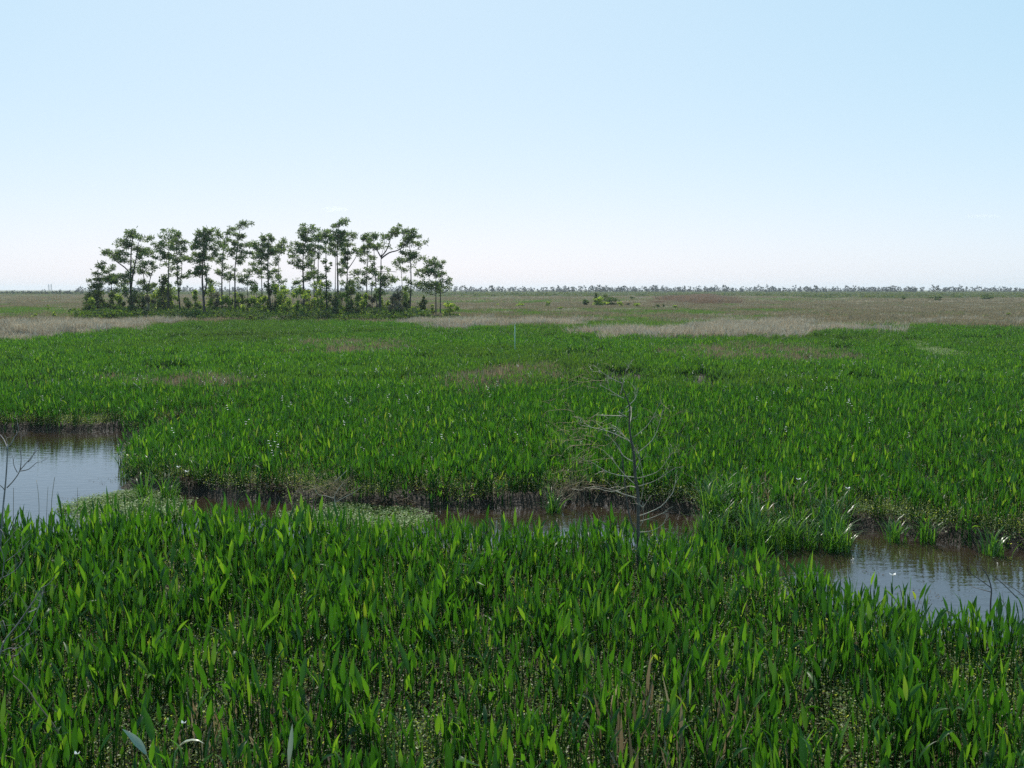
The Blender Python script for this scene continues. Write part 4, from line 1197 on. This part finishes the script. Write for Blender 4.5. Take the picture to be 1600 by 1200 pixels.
# the nearer line on the left
xl = rng.uniform(-620, -300, 650); yl = 860 + rng.normal(0, 30, 650)
x = np.concatenate([x, xl]); y = np.concatenate([y, yl]); n_ = len(x)
sc = rng.uniform(0.40, 1.0, n_) * np.where(y < 1000, 0.42, 0.95) * rng.choice([1, 1, 1, 1.25], n_)
scatter('distant_woods', np.column_stack([x, y, gz(x, y)]), np.column_stack([np.zeros(n_), np.zeros(n_), rng.uniform(0, 6.28, n_)]),
        np.column_stack([sc * 1.1, sc * 1.1, sc]), rng.integers(0, 12, n_), c_wood, 'thin line of bluish woods along the whole horizon', 'woods')

# trees one can tell apart on the horizon: (photo x, top row, distance, width px, words)
FT = [(3, 457, 850, 6, 'rounded far tree at the very left end of the horizon'), (10, 456.5, 850, 6, 'second rounded far tree from the left end of the horizon'),
      (36, 456, 850, 3, 'narrow far tree on the left horizon, left of a wider one'), (47, 455, 850, 5, 'wider far tree on the left horizon with a split crown'),
      (55.5, 457, 850, 2, 'thin far tree midway to the two pylons on the left horizon'), (74, 457, 860, 3, 'far tree just left of the two pylons'), (82, 456, 860, 3, 'dark far tree just right of the two pylons'), (87.5, 455, 850, 4, 'far tree clear to the right of the two pylons'),
      (104, 456, 850, 5, 'broad far tree left of the grove on the horizon'), (110.5, 456.5, 850, 3, 'slim far tree close beside a broad one left of the grove'), (119, 456, 850, 4, 'far tree nearest the grove on its left side'),
      (723, 445.5, 1300, 5, 'far tree rising just right of the grove'), (735.5, 447, 1300, 3, 'thin pointed far tree second right of the grove'), (786, 448, 1300, 3, 'small far tree left of the pale pole on the horizon'),
      (873, 446.5, 1300, 5, 'far tree standing over the left end of the field thicket'), (907, 446, 1300, 7, 'widest far tree above the field thicket'), (924, 446, 1300, 5, 'round far tree just right of the widest one'), (948, 445.5, 1300, 4, 'tall pointed far tree above the right of the thicket'),
      (1006, 447, 1300, 6, 'rounded far tree above the russet brush'), (1035, 446.5, 1300, 5, 'far tree right above the russet brush'), (1119, 445.5, 1300, 6, 'far tree with an open crown right of the russet brush'),
      (1184.5, 445, 1300, 5, 'open far tree, left of two thin tall ones'), (1198.5, 444, 1300, 3, 'thin sparse far tree, tallest on the right horizon'), (1244, 444.5, 1300, 2, 'needle-thin far tree alone on the right horizon'),
      (1335, 446.5, 1300, 5, 'leaning far tree midway along the right horizon'), (1392, 446.5, 1300, 7, 'round dense far tree midway along the right horizon'), (1464, 446.5, 1300, 6, 'dense far tree right of a round one on the right horizon'), (1555, 447, 1300, 5, 'tufted far tree nearest the right end of the horizon')]
for (a, top, D, ww, lab) in FT:
    rr = np.random.default_rng(int(a * 3 + 5))
    g = at_depth(a, HOR, D)
    root = empty('distant_tree', (g[0], D, 0))
    tag(root, lab, 'tree', 'single trees on the horizon')
    h = at_depth(a, top, D)[2]
    tr, cr = far_tree_mb(rr, h, ww * D / F * 0.55, 0.45, 1.5, 0.42 if D > 1000 else 0.3)
    tr.build('trunk', M['bark'], root); cr.build('crown', M['far_leaf'], root, smooth=False)

# two steel pylons on the left horizon
def pylon(px_, top, D, label):
    g = at_depth(px_, HOR, D)
    root = empty('pylon', (g[0], D, 0))
    tag(root, label, 'pylon', 'pylons on the left horizon')
    h = at_depth(px_, top, D)[2]
    for sx in (-1, 1):
        for sy in (-1, 1):
            mb = MB(); mb.tube([(sx * 1.1, sy * 1.1, 0), (sx * 0.45, sy * 0.45, h * 0.6), (sx * 0.14, sy * 0.14, h)], [0.16, 0.13, 0.10], 4)
            mb.build('leg', M['steel'], root)
    mb = MB()
    nseg = 9
    for i in range(nseg):
        z0, z1 = h * i / nseg, h * (i + 1) / nseg
        w0 = np.interp(z0 / h, [0, 0.6, 1], [1.1, 0.45, 0.14]); w1 = np.interp(z1 / h, [0, 0.6, 1], [1.1, 0.45, 0.14])
        for (a0, b0, a1, b1) in ((-1, -1, 1, -1), (1, -1, 1, 1), (1, 1, -1, 1), (-1, 1, -1, -1)):
            mb.tube([(a0 * w0, b0 * w0, z0), (a1 * w1, b1 * w1, z1)], [0.05, 0.05], 3)
    mb.build('lattice', M['steel'], root)
    for t_, L in ((0.72, 2.2), (0.84, 1.8), (0.95, 1.3)):
        mb = MB(); mb.tube([(-L, 0, h * t_), (L, 0, h * t_)], [0.07, 0.07], 4)
        mb.build('cross_arm', M['steel'], root)
pylon(76.3, 444, 1500, 'left one of two thin lattice pylons on the left horizon')
pylon(80.2, 443, 1500, 'right one of two thin lattice pylons on the left horizon')

# ------------------------------------------------------------------ the pale marker pole
g = ground(804.5, 562)
pr = empty('marker_pole', (g[0], g[1], 0))
tag(pr, 'thin pale straight pole standing up out of the green sheet', 'pole')
ht = at_depth(804.5, 507, g[1])[2]
mb = MB(); mb.tube([(0, 0, -0.3), (0, 0, ht - 0.06)], [0.025, 0.025], 10)
mb.build('shaft', M['pole'], pr)
mb = MB(); mb.tube([(0, 0, ht - 0.08), (0, 0, ht - 0.01), (0, 0, ht)], [0.031, 0.031, 0.024], 10)
mb.build('end_cap', M['pole'], pr)

# ------------------------------------------------------------------ bare saplings and dead twigs
def twig_path(pxs, D, base, r, y0=0.0, dy=0.3):
    out_ = []
    for i, (a, b_) in enumerate(pxs):
        yy = D + y0 + dy * i / max(1, len(pxs) - 1)
        out_.append(at_depth(a, b_, yy) - base)
    return smooth_path(out_, 3)

def spray(mb, r, start, direction, length, depth, rad0, n_child=3, droop=0.0):
    """a branching spray of fine twigs"""
    p0 = np.array(start, float); d = np.array(direction, float); d /= np.linalg.norm(d)
    pts = [p0]
    for i in range(3):
        d = d + r.normal(0, 0.16, 3) + np.array([0, 0, -droop]); d /= np.linalg.norm(d)
        pts.append(pts[-1] + d * length / 3)
    mb.tube(pts, np.linspace(rad0, rad0 * 0.5, 4), 3, cap=False)
    if depth > 0:
        for i in range(n_child):
            k_ = int(r.integers(1, 4))
            nd = d + r.normal(0, 0.55, 3); nd /= np.linalg.norm(nd)
            spray(mb, r, pts[k_], nd, length * r.uniform(0.45, 0.75), depth - 1, rad0 * 0.7, n_child, droop)

def z6(X, Y): return (840 + X / 3.636, 570 + Y / 3.636)
r = np.random.default_rng(71)
D = ground(997, 905)[1]
base = np.array([at_depth(997, 905, D)[0], D, 0.0])
sap = empty('bare_sapling', base)
tag(sap, 'bare sapling with pale curved branches standing in front of the channel', 'sapling')
tp = twig_path([(997, 905), (997, 876), (997, 831), (997, 776), (992.6, 746), (990.7, 713), (985.8, 685.5), (983, 663), (984, 636), (976, 614), (966, 588)], D, base, r, 0, 0)
mb = MB(); mb.tube(tp, np.interp(np.linspace(0, 1, len(tp)), [0, 0.5, 1], [0.034, 0.024, 0.006]), 7)
mb.build('trunk', M['dark_twig'], sap)
sb = twig_path([z6(565, 990), z6(555, 960), z6(520, 850), z6(500, 720), z6(490, 610), z6(470, 480), z6(430, 420), z6(410, 350)], D, base, r, 0.05, 0.3)
mb = MB(); mb.tube(sb, np.linspace(0.018, 0.005, len(sb)), 5); mb.build('stem', M['dark_twig'], sap)
BR = [[(560, 685), (490, 620), (430, 545), (415, 530)], [(560, 640), (450, 625), (380, 600), (320, 560)], [(547, 552), (490, 520), (465, 480), (430, 430)], [(540, 455), (480, 395), (415, 345)], [(535, 440), (420, 385), (330, 360), (240, 342)],
      [(565, 757), (490, 735), (420, 710), (330, 690)], [(565, 645), (640, 625), (690, 600), (745, 530), (762, 490)], [(570, 690), (640, 670), (700, 640), (780, 585)], [(575, 800), (595, 740), (600, 660), (585, 560), (555, 490), (540, 440)],
      [(545, 412), (620, 350), (670, 270)], [(560, 505), (650, 430), (690, 340), (712, 255)], [(500, 245), (540, 210), (560, 180), (570, 130)], [(520, 350), (532, 290), (530, 235)], [(508, 297), (455, 265)], [(480, 105), (425, 80), (345, 30)], [(490, 190), (470, 182), (410, 145), (360, 118)],
      [(572, 860), (620, 843), (700, 805), (750, 750), (770, 720), (785, 660)], [(575, 890), (640, 872), (740, 830)], [(574, 920), (600, 885), (598, 780)], [(572, 952), (660, 940), (725, 895)], [(480, 290), (405, 288), (330, 285)], [(470, 170), (490, 90), (505, 20)],
      [(562, 700), (520, 690), (430, 720), (350, 705)], [(556, 600), (575, 560), (582, 520)]]
for q in BR:
    pts = twig_path([z6(*w_) for w_ in q], D, base, r, 0.0, r.normal(0, 0.45))
    mb = MB(); mb.tube(pts, np.linspace(0.0085, 0.003, len(pts)), 5)
    for i in range(3):
        k_ = int(r.integers(len(pts) // 3, len(pts)))
        spray(mb, r, pts[k_], pts[-1] - pts[len(pts) // 2] + r.normal(0, 0.12, 3), r.uniform(0.12, 0.3), 1, 0.0038, 2)
    mb.build('branch', M['twig'], sap)
for (X0, Y0, dx, dz, n_) in [(330, 560, -1, 0.25, 12), (240, 342, -1, -0.1, 9), (320, 470, -1, 0.1, 14), (250, 420, -1, 0.1, 12), (345, 60, -0.6, -0.5, 5), (360, 118, -1, -0.3, 6), (700, 260, 0.5, -0.7, 8), (690, 340, 0.9, -0.5, 8), (762, 490, 0.7, -0.3, 7), (350, 700, -1, 0.3, 7), (410, 350, -0.8, 0.3, 9), (200, 470, -0.9, 0.4, 9)]:
    for i in range((n_ + 1) // 2):
        mb = MB()
        yy = D + r.normal(0, 0.3)
        st = at_depth(*z6(X0 + r.normal(0, 40), Y0 + r.normal(0, 40)), yy) - base
        spray(mb, r, st, (dx + r.normal(0, 0.6), r.normal(0, 0.6), -dz + r.normal(0, 0.5)), r.uniform(0.25, 0.55), 2, 0.0042, 2, 0.05)
        mb.build('twig', M['brown_twig'], sap)

# a fallen bare twig just right of the sapling's foot
D2 = ground(1035, 925)[1]
b2 = np.array([at_depth(1035, 925, D2)[0], D2, 0.0])
t = empty('dead_twig', b2); tag(t, 'short dead pale forked twig in the plants right of the sapling', 'twig')
for q in ([(1035, 925), (1036, 905), (1042, 885)], [(1034, 915), (1044, 888), (1050, 870)], [(1036, 895), (1030, 886), (1027, 880)]):
    pts = twig_path(q, D2, b2, r, 0, 0.1)
    mb = MB(); mb.tube(pts, np.linspace(0.011, 0.005, len(pts)), 4); mb.build('branch', M['twig'], t)

def bare_bush(name, label, bpx, paths, mat='twig', w0=0.016, cat='bare shrub', spr=0, z=0.0, group=None, D=None):
    """paths in photo pixels with optional width factor"""
    r_ = np.random.default_rng(int(bpx[0] * 3 + bpx[1]))
    D = D or ground(*bpx)[1]
    b_ = np.array([at_depth(bpx[0], bpx[1], D)[0], D, z])
    t = empty(name, b_)
    tag(t, label, cat, group)
    for (wf, q) in paths:
        pts = twig_path(q, D, b_, r_, 0.0, r_.normal(0, 0.2))
        mb = MB(); mb.tube(pts, np.linspace(w0 * wf, w0 * wf * 0.45, len(pts)), 5)
        for i in range(spr):
            st = pts[int(r_.integers(len(pts) // 2, len(pts)))]
            spray(mb, r_, st, pts[-1] - pts[len(pts) // 2] + r_.normal(0, 0.1, 3), r_.uniform(0.1, 0.25), 1, w0 * 0.22, 2)
        mb.build('stem' if wf >= 0.95 else 'branch', M[mat], t)
    return t
bare_bush('bare_shrub', 'bare grey shrub at the left edge standing against the pool', (-4, 900),
          [(1.0, [(-4, 910), (2, 830), (5, 790), (9, 750), (12, 700), (11, 695)]), (0.6, [(12, 702), (5, 685), (-8, 672)]), (0.6, [(15, 698), (22, 685), (29, 672), (27, 662)]), (0.6, [(11, 762), (22, 750), (31, 735), (33, 715), (31, 700)]),
           (0.5, [(32, 734), (44, 720), (56, 706), (58, 704)]), (0.5, [(31, 736), (45, 733), (57, 723), (66, 722)]), (0.5, [(7, 765), (0, 758), (-10, 752)]), (0.4, [(44, 722), (50, 715), (55, 700)]), (0.4, [(27, 738), (22, 728), (20, 716)])],
          mat='grey_twig', w0=0.019, spr=1)
def z8(X, Y): return (X / 3.157, 820 + Y / 3.157)
bare_bush('bare_shrub', 'bare branching shrub leaning in from the left edge over the near bed', (-25, 1120),
          [(1.0, [(-25, 1130), (-12, 1075), z8(10, 600), z8(80, 500), z8(150, 400), z8(195, 330), z8(205, 310)]), (0.6, [z8(205, 312), z8(235, 295), z8(262, 268)]), (0.6, [z8(60, 570), z8(130, 520), z8(190, 410), z8(198, 370)]), (0.6, [z8(140, 432), z8(180, 415), z8(200, 375)]),
           (0.6, [(-20, 1060), z8(0, 480), z8(30, 520)]), (0.6, [z8(-20, 640), z8(40, 610), z8(80, 610), z8(110, 595)]), (0.6, [z8(0, 720), z8(40, 690), z8(60, 650), z8(90, 640), z8(135, 585)]), (0.5, [z8(-5, 405), z8(40, 365), z8(68, 335)]),
           (0.6, [z8(-30, 300), z8(10, 262), z8(35, 250), z8(80, 220), z8(110, 180)]), (0.5, [z8(10, 262), z8(20, 170), z8(0, 110)]), (0.5, [z8(30, 180), z8(90, 135), z8(148, 75)]), (0.4, [z8(20, 100), z8(60, 50), z8(82, 10)]), (0.4, [z8(25, 70), z8(10, 30), z8(-5, 20)]),
           (0.4, [z8(60, 740), z8(75, 680), z8(70, 660)])],
          mat='grey_twig', w0=0.011, spr=2)
bare_bush('dead_twig', 'reddish bare twig rising from the bottom edge at the left', (118, 1222),
          [(1.0, [(118, 1225), z8(350, 1190), z8(310, 1070), z8(260, 980), z8(190, 890), z8(130, 800), z8(65, 745)]), (0.5, [z8(322, 1075), z8(345, 1030), z8(352, 965)]), (0.5, [z8(300, 1150), z8(260, 1090), z8(215, 1010)])],
          mat='brown_twig', w0=0.011, cat='twig', D=ground(118, 1222)[1])
bare_bush('dead_twig', 'white dead twig low at the bottom left corner', (-5, 1205), [(1.0, [(-8, 1200), z8(20, 1130), z8(65, 1095)]), (0.6, [z8(0, 1165), z8(30, 1140), z8(45, 1150)])], w0=0.010, cat='twig', D=ground(-5, 1210)[1])
bare_bush('dead_branch', 'bare dead branch sticking out of the right end of the channel', (1547, 985),
          [(1.0, [(1547, 985), (1548, 940), (1549, 920), (1543, 900), (1532, 885)]), (0.6, [(1548, 918), (1530, 905), (1513, 893), (1512, 884)]), (0.6, [(1590, 935), (1570, 915), (1552, 900), (1535, 890)]), (0.5, [(1548, 925), (1530, 920), (1518, 917)]), (0.5, [(1600, 932), (1585, 920), (1568, 910)]), (0.4, [(1574, 975), (1572, 950), (1560, 930)])],
          mat='dark_twig', w0=0.014, spr=1, cat='dead branch')
bare_bush('dead_branch', 'dead forked stick in the brush by the middle of the channel', (527, 822),
          [(1.0, [(527, 824), (525, 800), (523, 782), (523, 774)]), (0.7, [(523, 773), (530, 763), (536, 755)]), (0.5, [(523, 779), (510, 775), (497, 772), (490, 760)]), (0.5, [(525, 784), (540, 776), (555, 768), (563, 762)]), (0.5, [(523, 752), (535, 742), (543, 734)])],
          w0=0.013, cat='dead branch')
bare_bush('dead_branch', 'pale dead stick leaning in the plants beyond the pool', (232, 628), [(1.0, [(234, 630), (222, 610), (208, 598)]), (0.6, [(222, 610), (220, 600), (214, 590)])], w0=0.03, cat='dead branch')
bare_bush('dead_branch', 'small bare twigs standing in the near bed at the pool\'s lower edge', (84, 880),
          [(1.0, [(84, 884), (80, 800), (84, 755), (86, 745)]), (0.9, [(60, 884), (61, 790), (57, 750)]), (0.9, [(20, 890), (21, 780), (21, 762)]), (0.8, [(122, 880), (121, 790), (121, 762)]), (0.8, [(72, 880), (73, 800), (75, 760)])], mat='brown_twig', w0=0.007, cat='twigs')

# brown dead brush on the far bank
def dead_brush(bpx, n_, h, w, label, mat='brown_twig'):
    r_ = np.random.default_rng(int(bpx[0]))
    g = ground(*bpx)
    mb = MB()
    for i in range(n_):
        a = r_.uniform(0, 6.28)
        spray(mb, r_, (r_.normal(0, w * 0.4), r_.normal(0, w * 0.2), -0.05), (math.cos(a) * 0.7, math.sin(a) * 0.7, 1.0), h * r_.uniform(0.5, 0.9), 2, 0.006, 3, 0.06)
    o = mb.build('dead_brush', M[mat], loc=(g[0], g[1], 0))
    tag(o, label, 'brush')
dead_brush((518, 776), 34, 0.62, 0.9, 'tangle of dead brown brush on the bank behind the forked stick')
dead_brush((880, 776), 24, 0.5, 0.9, 'thin brown brush on the bank left of the sapling')
dead_brush((752, 618), 40, 0.9, 1.6, 'dark tangle of dead stems in a hollow of the green sheet', 'dark_twig')
dead_brush((1290, 562), 40, 1.0, 2.4, 'brown tangle of dead stems far off on the right')

# ------------------------------------------------------------------ arching grass clumps on the far bank
def arching_clump(bpx, n_, h, label, group):
    r_ = np.random.default_rng(int(bpx[0] * 5 + bpx[1]))
    g = ground(*bpx)
    s0 = wdist(np.array([g[0]]), np.array([g[1]]))
    mb = MB()
    for i in range(n_):
        a = r_.uniform(0, 6.28); L = h * r_.uniform(0.7, 1.25); w = r_.uniform(0.010, 0.019)
        th = abs(r_.normal(0.12, 0.12)); bend = r_.uniform(0.5, 2.2)
        p0 = np.array([r_.normal(0, 0.11), r_.normal(0, 0.11), -0.15])
        sd_ = np.array([-math.sin(a), math.cos(a), 0.0]); hd = np.array([math.cos(a), math.sin(a), 0.0])
        v = []; f = []
        q = p0.copy()
        for k_ in range(7):
            t_ = k_ / 6
            ww = w * (1 - t_ ** 2) + 0.001
            v += [q - sd_ * ww, q + sd_ * ww]
            if k_: f.append((2 * k_ - 2, 2 * k_ - 1, 2 * k_ + 1, 2 * k_))
            q = q + (hd * math.sin(th) + np.array([0, 0, math.cos(th)])) * L / 6
            th += bend * (0.1 + t_ * 0.5) * 0.6
        mb.add(v, f)
    z0 = float(gz(np.array([g[0]]), np.array([g[1]]), s0)[0])
    o = mb.build('grass_clump', M['grass'], loc=(g[0], g[1], max(z0, WATER_Z - 0.05)))
    tag(o, label, 'grass clump', group)
GC = [(1100, 834), (1122, 838), (1150, 842), (1180, 848), (1208, 850), (1238, 849), (1268, 848), (1298, 852), (1318, 850), (1112, 815), (1140, 818), (1172, 824), (1205, 828), (1240, 828), (1275, 826), (1305, 828),
      (1130, 800), (1165, 803), (1200, 806), (1245, 806), (1285, 806)]
ORD = ['first', 'second', 'third', 'fourth', 'fifth', 'sixth', 'seventh', 'eighth', 'ninth']
for i, (a, b_) in enumerate(GC):
    row, j = (('water-edge', i) if i < 9 else ('middle', i - 9)) if i < 16 else ('rear', i - 16)
    arching_clump((a, b_ - 12 if i < 9 else b_ - 5), 60, [0.8, 1.1, 0.95, 1.2, 0.75, 1.0][i * 5 % 6], 'bright arching grass clump, %s from left in the %s row of the jutting stand' % (ORD[j], row), 'arching grass jutting into the channel')
for (a, b_, lab) in [(205, 730, 'leftmost arching grass clump hanging over the pool\'s right edge'), (222, 712, 'farthest back arching grass clump at the right of the pool'), (240, 745, 'arching grass clump just behind the two white flowers by the pool'), (262, 722, 'arching grass clump behind the point, above the two white flowers'),
                     (290, 740, 'arching grass clump right of the two white flowers by the pool'), (318, 752, 'rightmost arching grass clump on the point beside the pool'), (225, 762, 'lowest arching grass clump by the pool, above the pale floating mat\'s left'), (262, 764, 'lowest arching grass clump above the right of the pale pool mat')]:
    arching_clump((a, b_), 46, 0.95, lab, 'arching grass beside the pool')
for (a, b_, lab) in [(1400, 826, 'dark grass clump on the mud right of the jutting stand'), (1448, 826, 'grass clump midway along the right bank'), (1555, 846, 'grass clump in the water near the right end of the channel'), (865, 783, 'dark grass clump standing alone at the bank left of the sapling')]:
    arching_clump((a, b_), 50, 0.8, lab, 'grass clumps along the far bank')

# ------------------------------------------------------------------ white flowers
def flower_mesh(r_, h, sz):
    mb = MB()
    mb.tube([(0, 0, 0), (r_.normal(0, 0.04), r_.normal(0, 0.04), h)], [0.006, 0.004], 3, mi=1)
    for j in range(3):
        c = np.array([r_.normal(0, 0.03), r_.normal(0, 0.03), h - j * 0.06])
        for k_ in range(3):
            a = k_ * 2.094 + j
            d = np.array([math.cos(a), math.sin(a), 0.35]); s_ = np.array([-math.sin(a), math.cos(a), 0])
            mb.add([c, c + d * sz * 0.6 + s_ * sz * 0.42, c + d * sz, c + d * sz * 0.6 - s_ * sz * 0.42], [(0, 1, 2, 3)], 0)
    return mb
r = np.random.default_rng(81)
fl = [flower_mesh(r, r.uniform(0.75, 1.0), 0.035).mesh('white_flowers', [M['petal'], M['leaf']]) for i in range(4)]
c_fl = proto_collection('white_flowers', fl)
x, y = sample(24, 130, 0.12)
px, py = project(x, y)
k = inpoly(px, py, GREEN_FRONT) & (wdist(x, y) < -0.3) & ~in_any(px, py, [DRY_A, DRY_B, DRY_C])
scatter_xy('white_flowers', x[k], y[k], c_fl, 4, 'tiny white flowers dotted over the green sheet', 'flowers', 0.9, 1.25, 0.08)
for (a, b_, lab) in [(278, 729, 'larger white flower on the point beside the pool'), (291, 736, 'smaller white flower below another on the point beside the pool'), (1247, 748, 'white flower cluster left above the jutting grass stand'),
                     (1324, 762, 'white flowers at the right end of the jutting grass stand'), (285, 1127, 'crumpled white flower low among the near plants'), (118, 1175, 'bright white bloom by the bottom left corner'),
                     (1394, 897, 'single white flower on a stalk against the channel water')]:
    hh = 0.85
    rr = ray(a, b_); t_ = (hh - CAM_H) / rr[2]
    bx_, by_ = rr[0] * t_, rr[1] * t_
    root = empty('white_flower', (bx_, by_, 0)); tag(root, lab, 'flower', 'white flowers that stand out')
    mb = MB(); mb.tube([(0, 0, -0.1), (0.01, 0, hh - 0.02)], [0.006, 0.004], 4); mb.build('stalk', M['leaf'], root)
    mb = MB()
    sz = 0.055 if b_ < 1000 else 0.03
    for k_ in range(3):
        an = k_ * 2.094 + 0.4
        d = np.array([math.cos(an), math.sin(an), 0.45]); s_ = np.array([-math.sin(an), math.cos(an), 0]); c = np.array([0.01, 0, hh - 0.02])
        mb = MB(); mb.add([c, c + d * sz * 0.6 + s_ * sz * 0.45, c + d * sz + np.array([0, 0, 0.01]), c + d * sz * 0.6 - s_ * sz * 0.45], [(0, 1, 2, 3)])
        mb.build('petal', M['petal'], root)

# ------------------------------------------------------------------ the air
b = MB()
S = 6700
zb, zt = -2.2, 26.0
vv = [(-S, -S, zb), (S, -S, zb), (S, S + 300, zb), (-S, S + 300, zb), (-S, -S, zt), (S, -S, zt), (S, S + 300, zt), (-S, S + 300, zt)]
b.add(vv, [(0, 3, 2, 1), (4, 5, 6, 7), (0, 1, 5, 4), (1, 2, 6, 5), (2, 3, 7, 6), (3, 0, 4, 7)])
m, n, l = new_mat('thin_haze')
out = n.new('ShaderNodeOutputMaterial')
pv = n.new('ShaderNodeVolumePrincipled')
pv.inputs['Color'].default_value = (0.86, 0.92, 1.0, 1)
pv.inputs['Density'].default_value = 0.00013
pv.inputs['Anisotropy'].default_value = 0.3
l.new(pv.outputs[0], out.inputs['Volume'])
hz = b.build('haze', m, smooth=False)
tag(hz, 'thin pale haze over the far marsh and the horizon', 'haze', kind='stuff')

# ------------------------------------------------------------------ two faint small clouds, far off
m, n, l = new_mat('thin_cloud')
out = n.new('ShaderNodeOutputMaterial')
pv = n.new('ShaderNodeVolumePrincipled')
pv.inputs['Color'].default_value = (1, 1, 1, 1)
pv.inputs['Density'].default_value = 0.0035
pv.inputs['Anisotropy'].default_value = 0.5
l.new(pv.outputs[0], out.inputs['Volume'])
for (px_, py_, w_, h_, lab) in [(1536, 338, 25, 5, 'faint small flat cloud low in the sky on the right'), (524, 327, 22, 6, 'faint small cloud low in the sky above the tallest pine')]:
    c = at_depth(px_, py_, 9000.0)
    u_ = 9000.0 / F
    bm = bmesh.new()
    r_ = np.random.default_rng(int(px_))
    for i in range(6):
        mt = Matrix.Translation((r_.uniform(-0.7, 0.7) * w_ * u_, r_.uniform(-0.5, 0.5) * w_ * u_, r_.uniform(-0.3, 0.3) * h_ * u_)) @ Matrix.Diagonal((w_ * u_ * r_.uniform(0.3, 0.55), w_ * u_ * 0.4, h_ * u_ * r_.uniform(0.4, 0.8), 1))
        if i == 0: mt = Matrix.Diagonal((w_ * u_, w_ * u_ * 0.7, h_ * u_ * 0.6, 1))
        bmesh.ops.create_icosphere(bm, subdivisions=2, radius=1, matrix=mt)
    me_ = bpy.data.meshes.new('cloud'); bm.to_mesh(me_); bm.free()
    me_.materials.append(m)
    o = bpy.data.objects.new('cloud', me_); COL.objects.link(o); o.location = tuple(c)
    tag(o, lab, 'cloud')
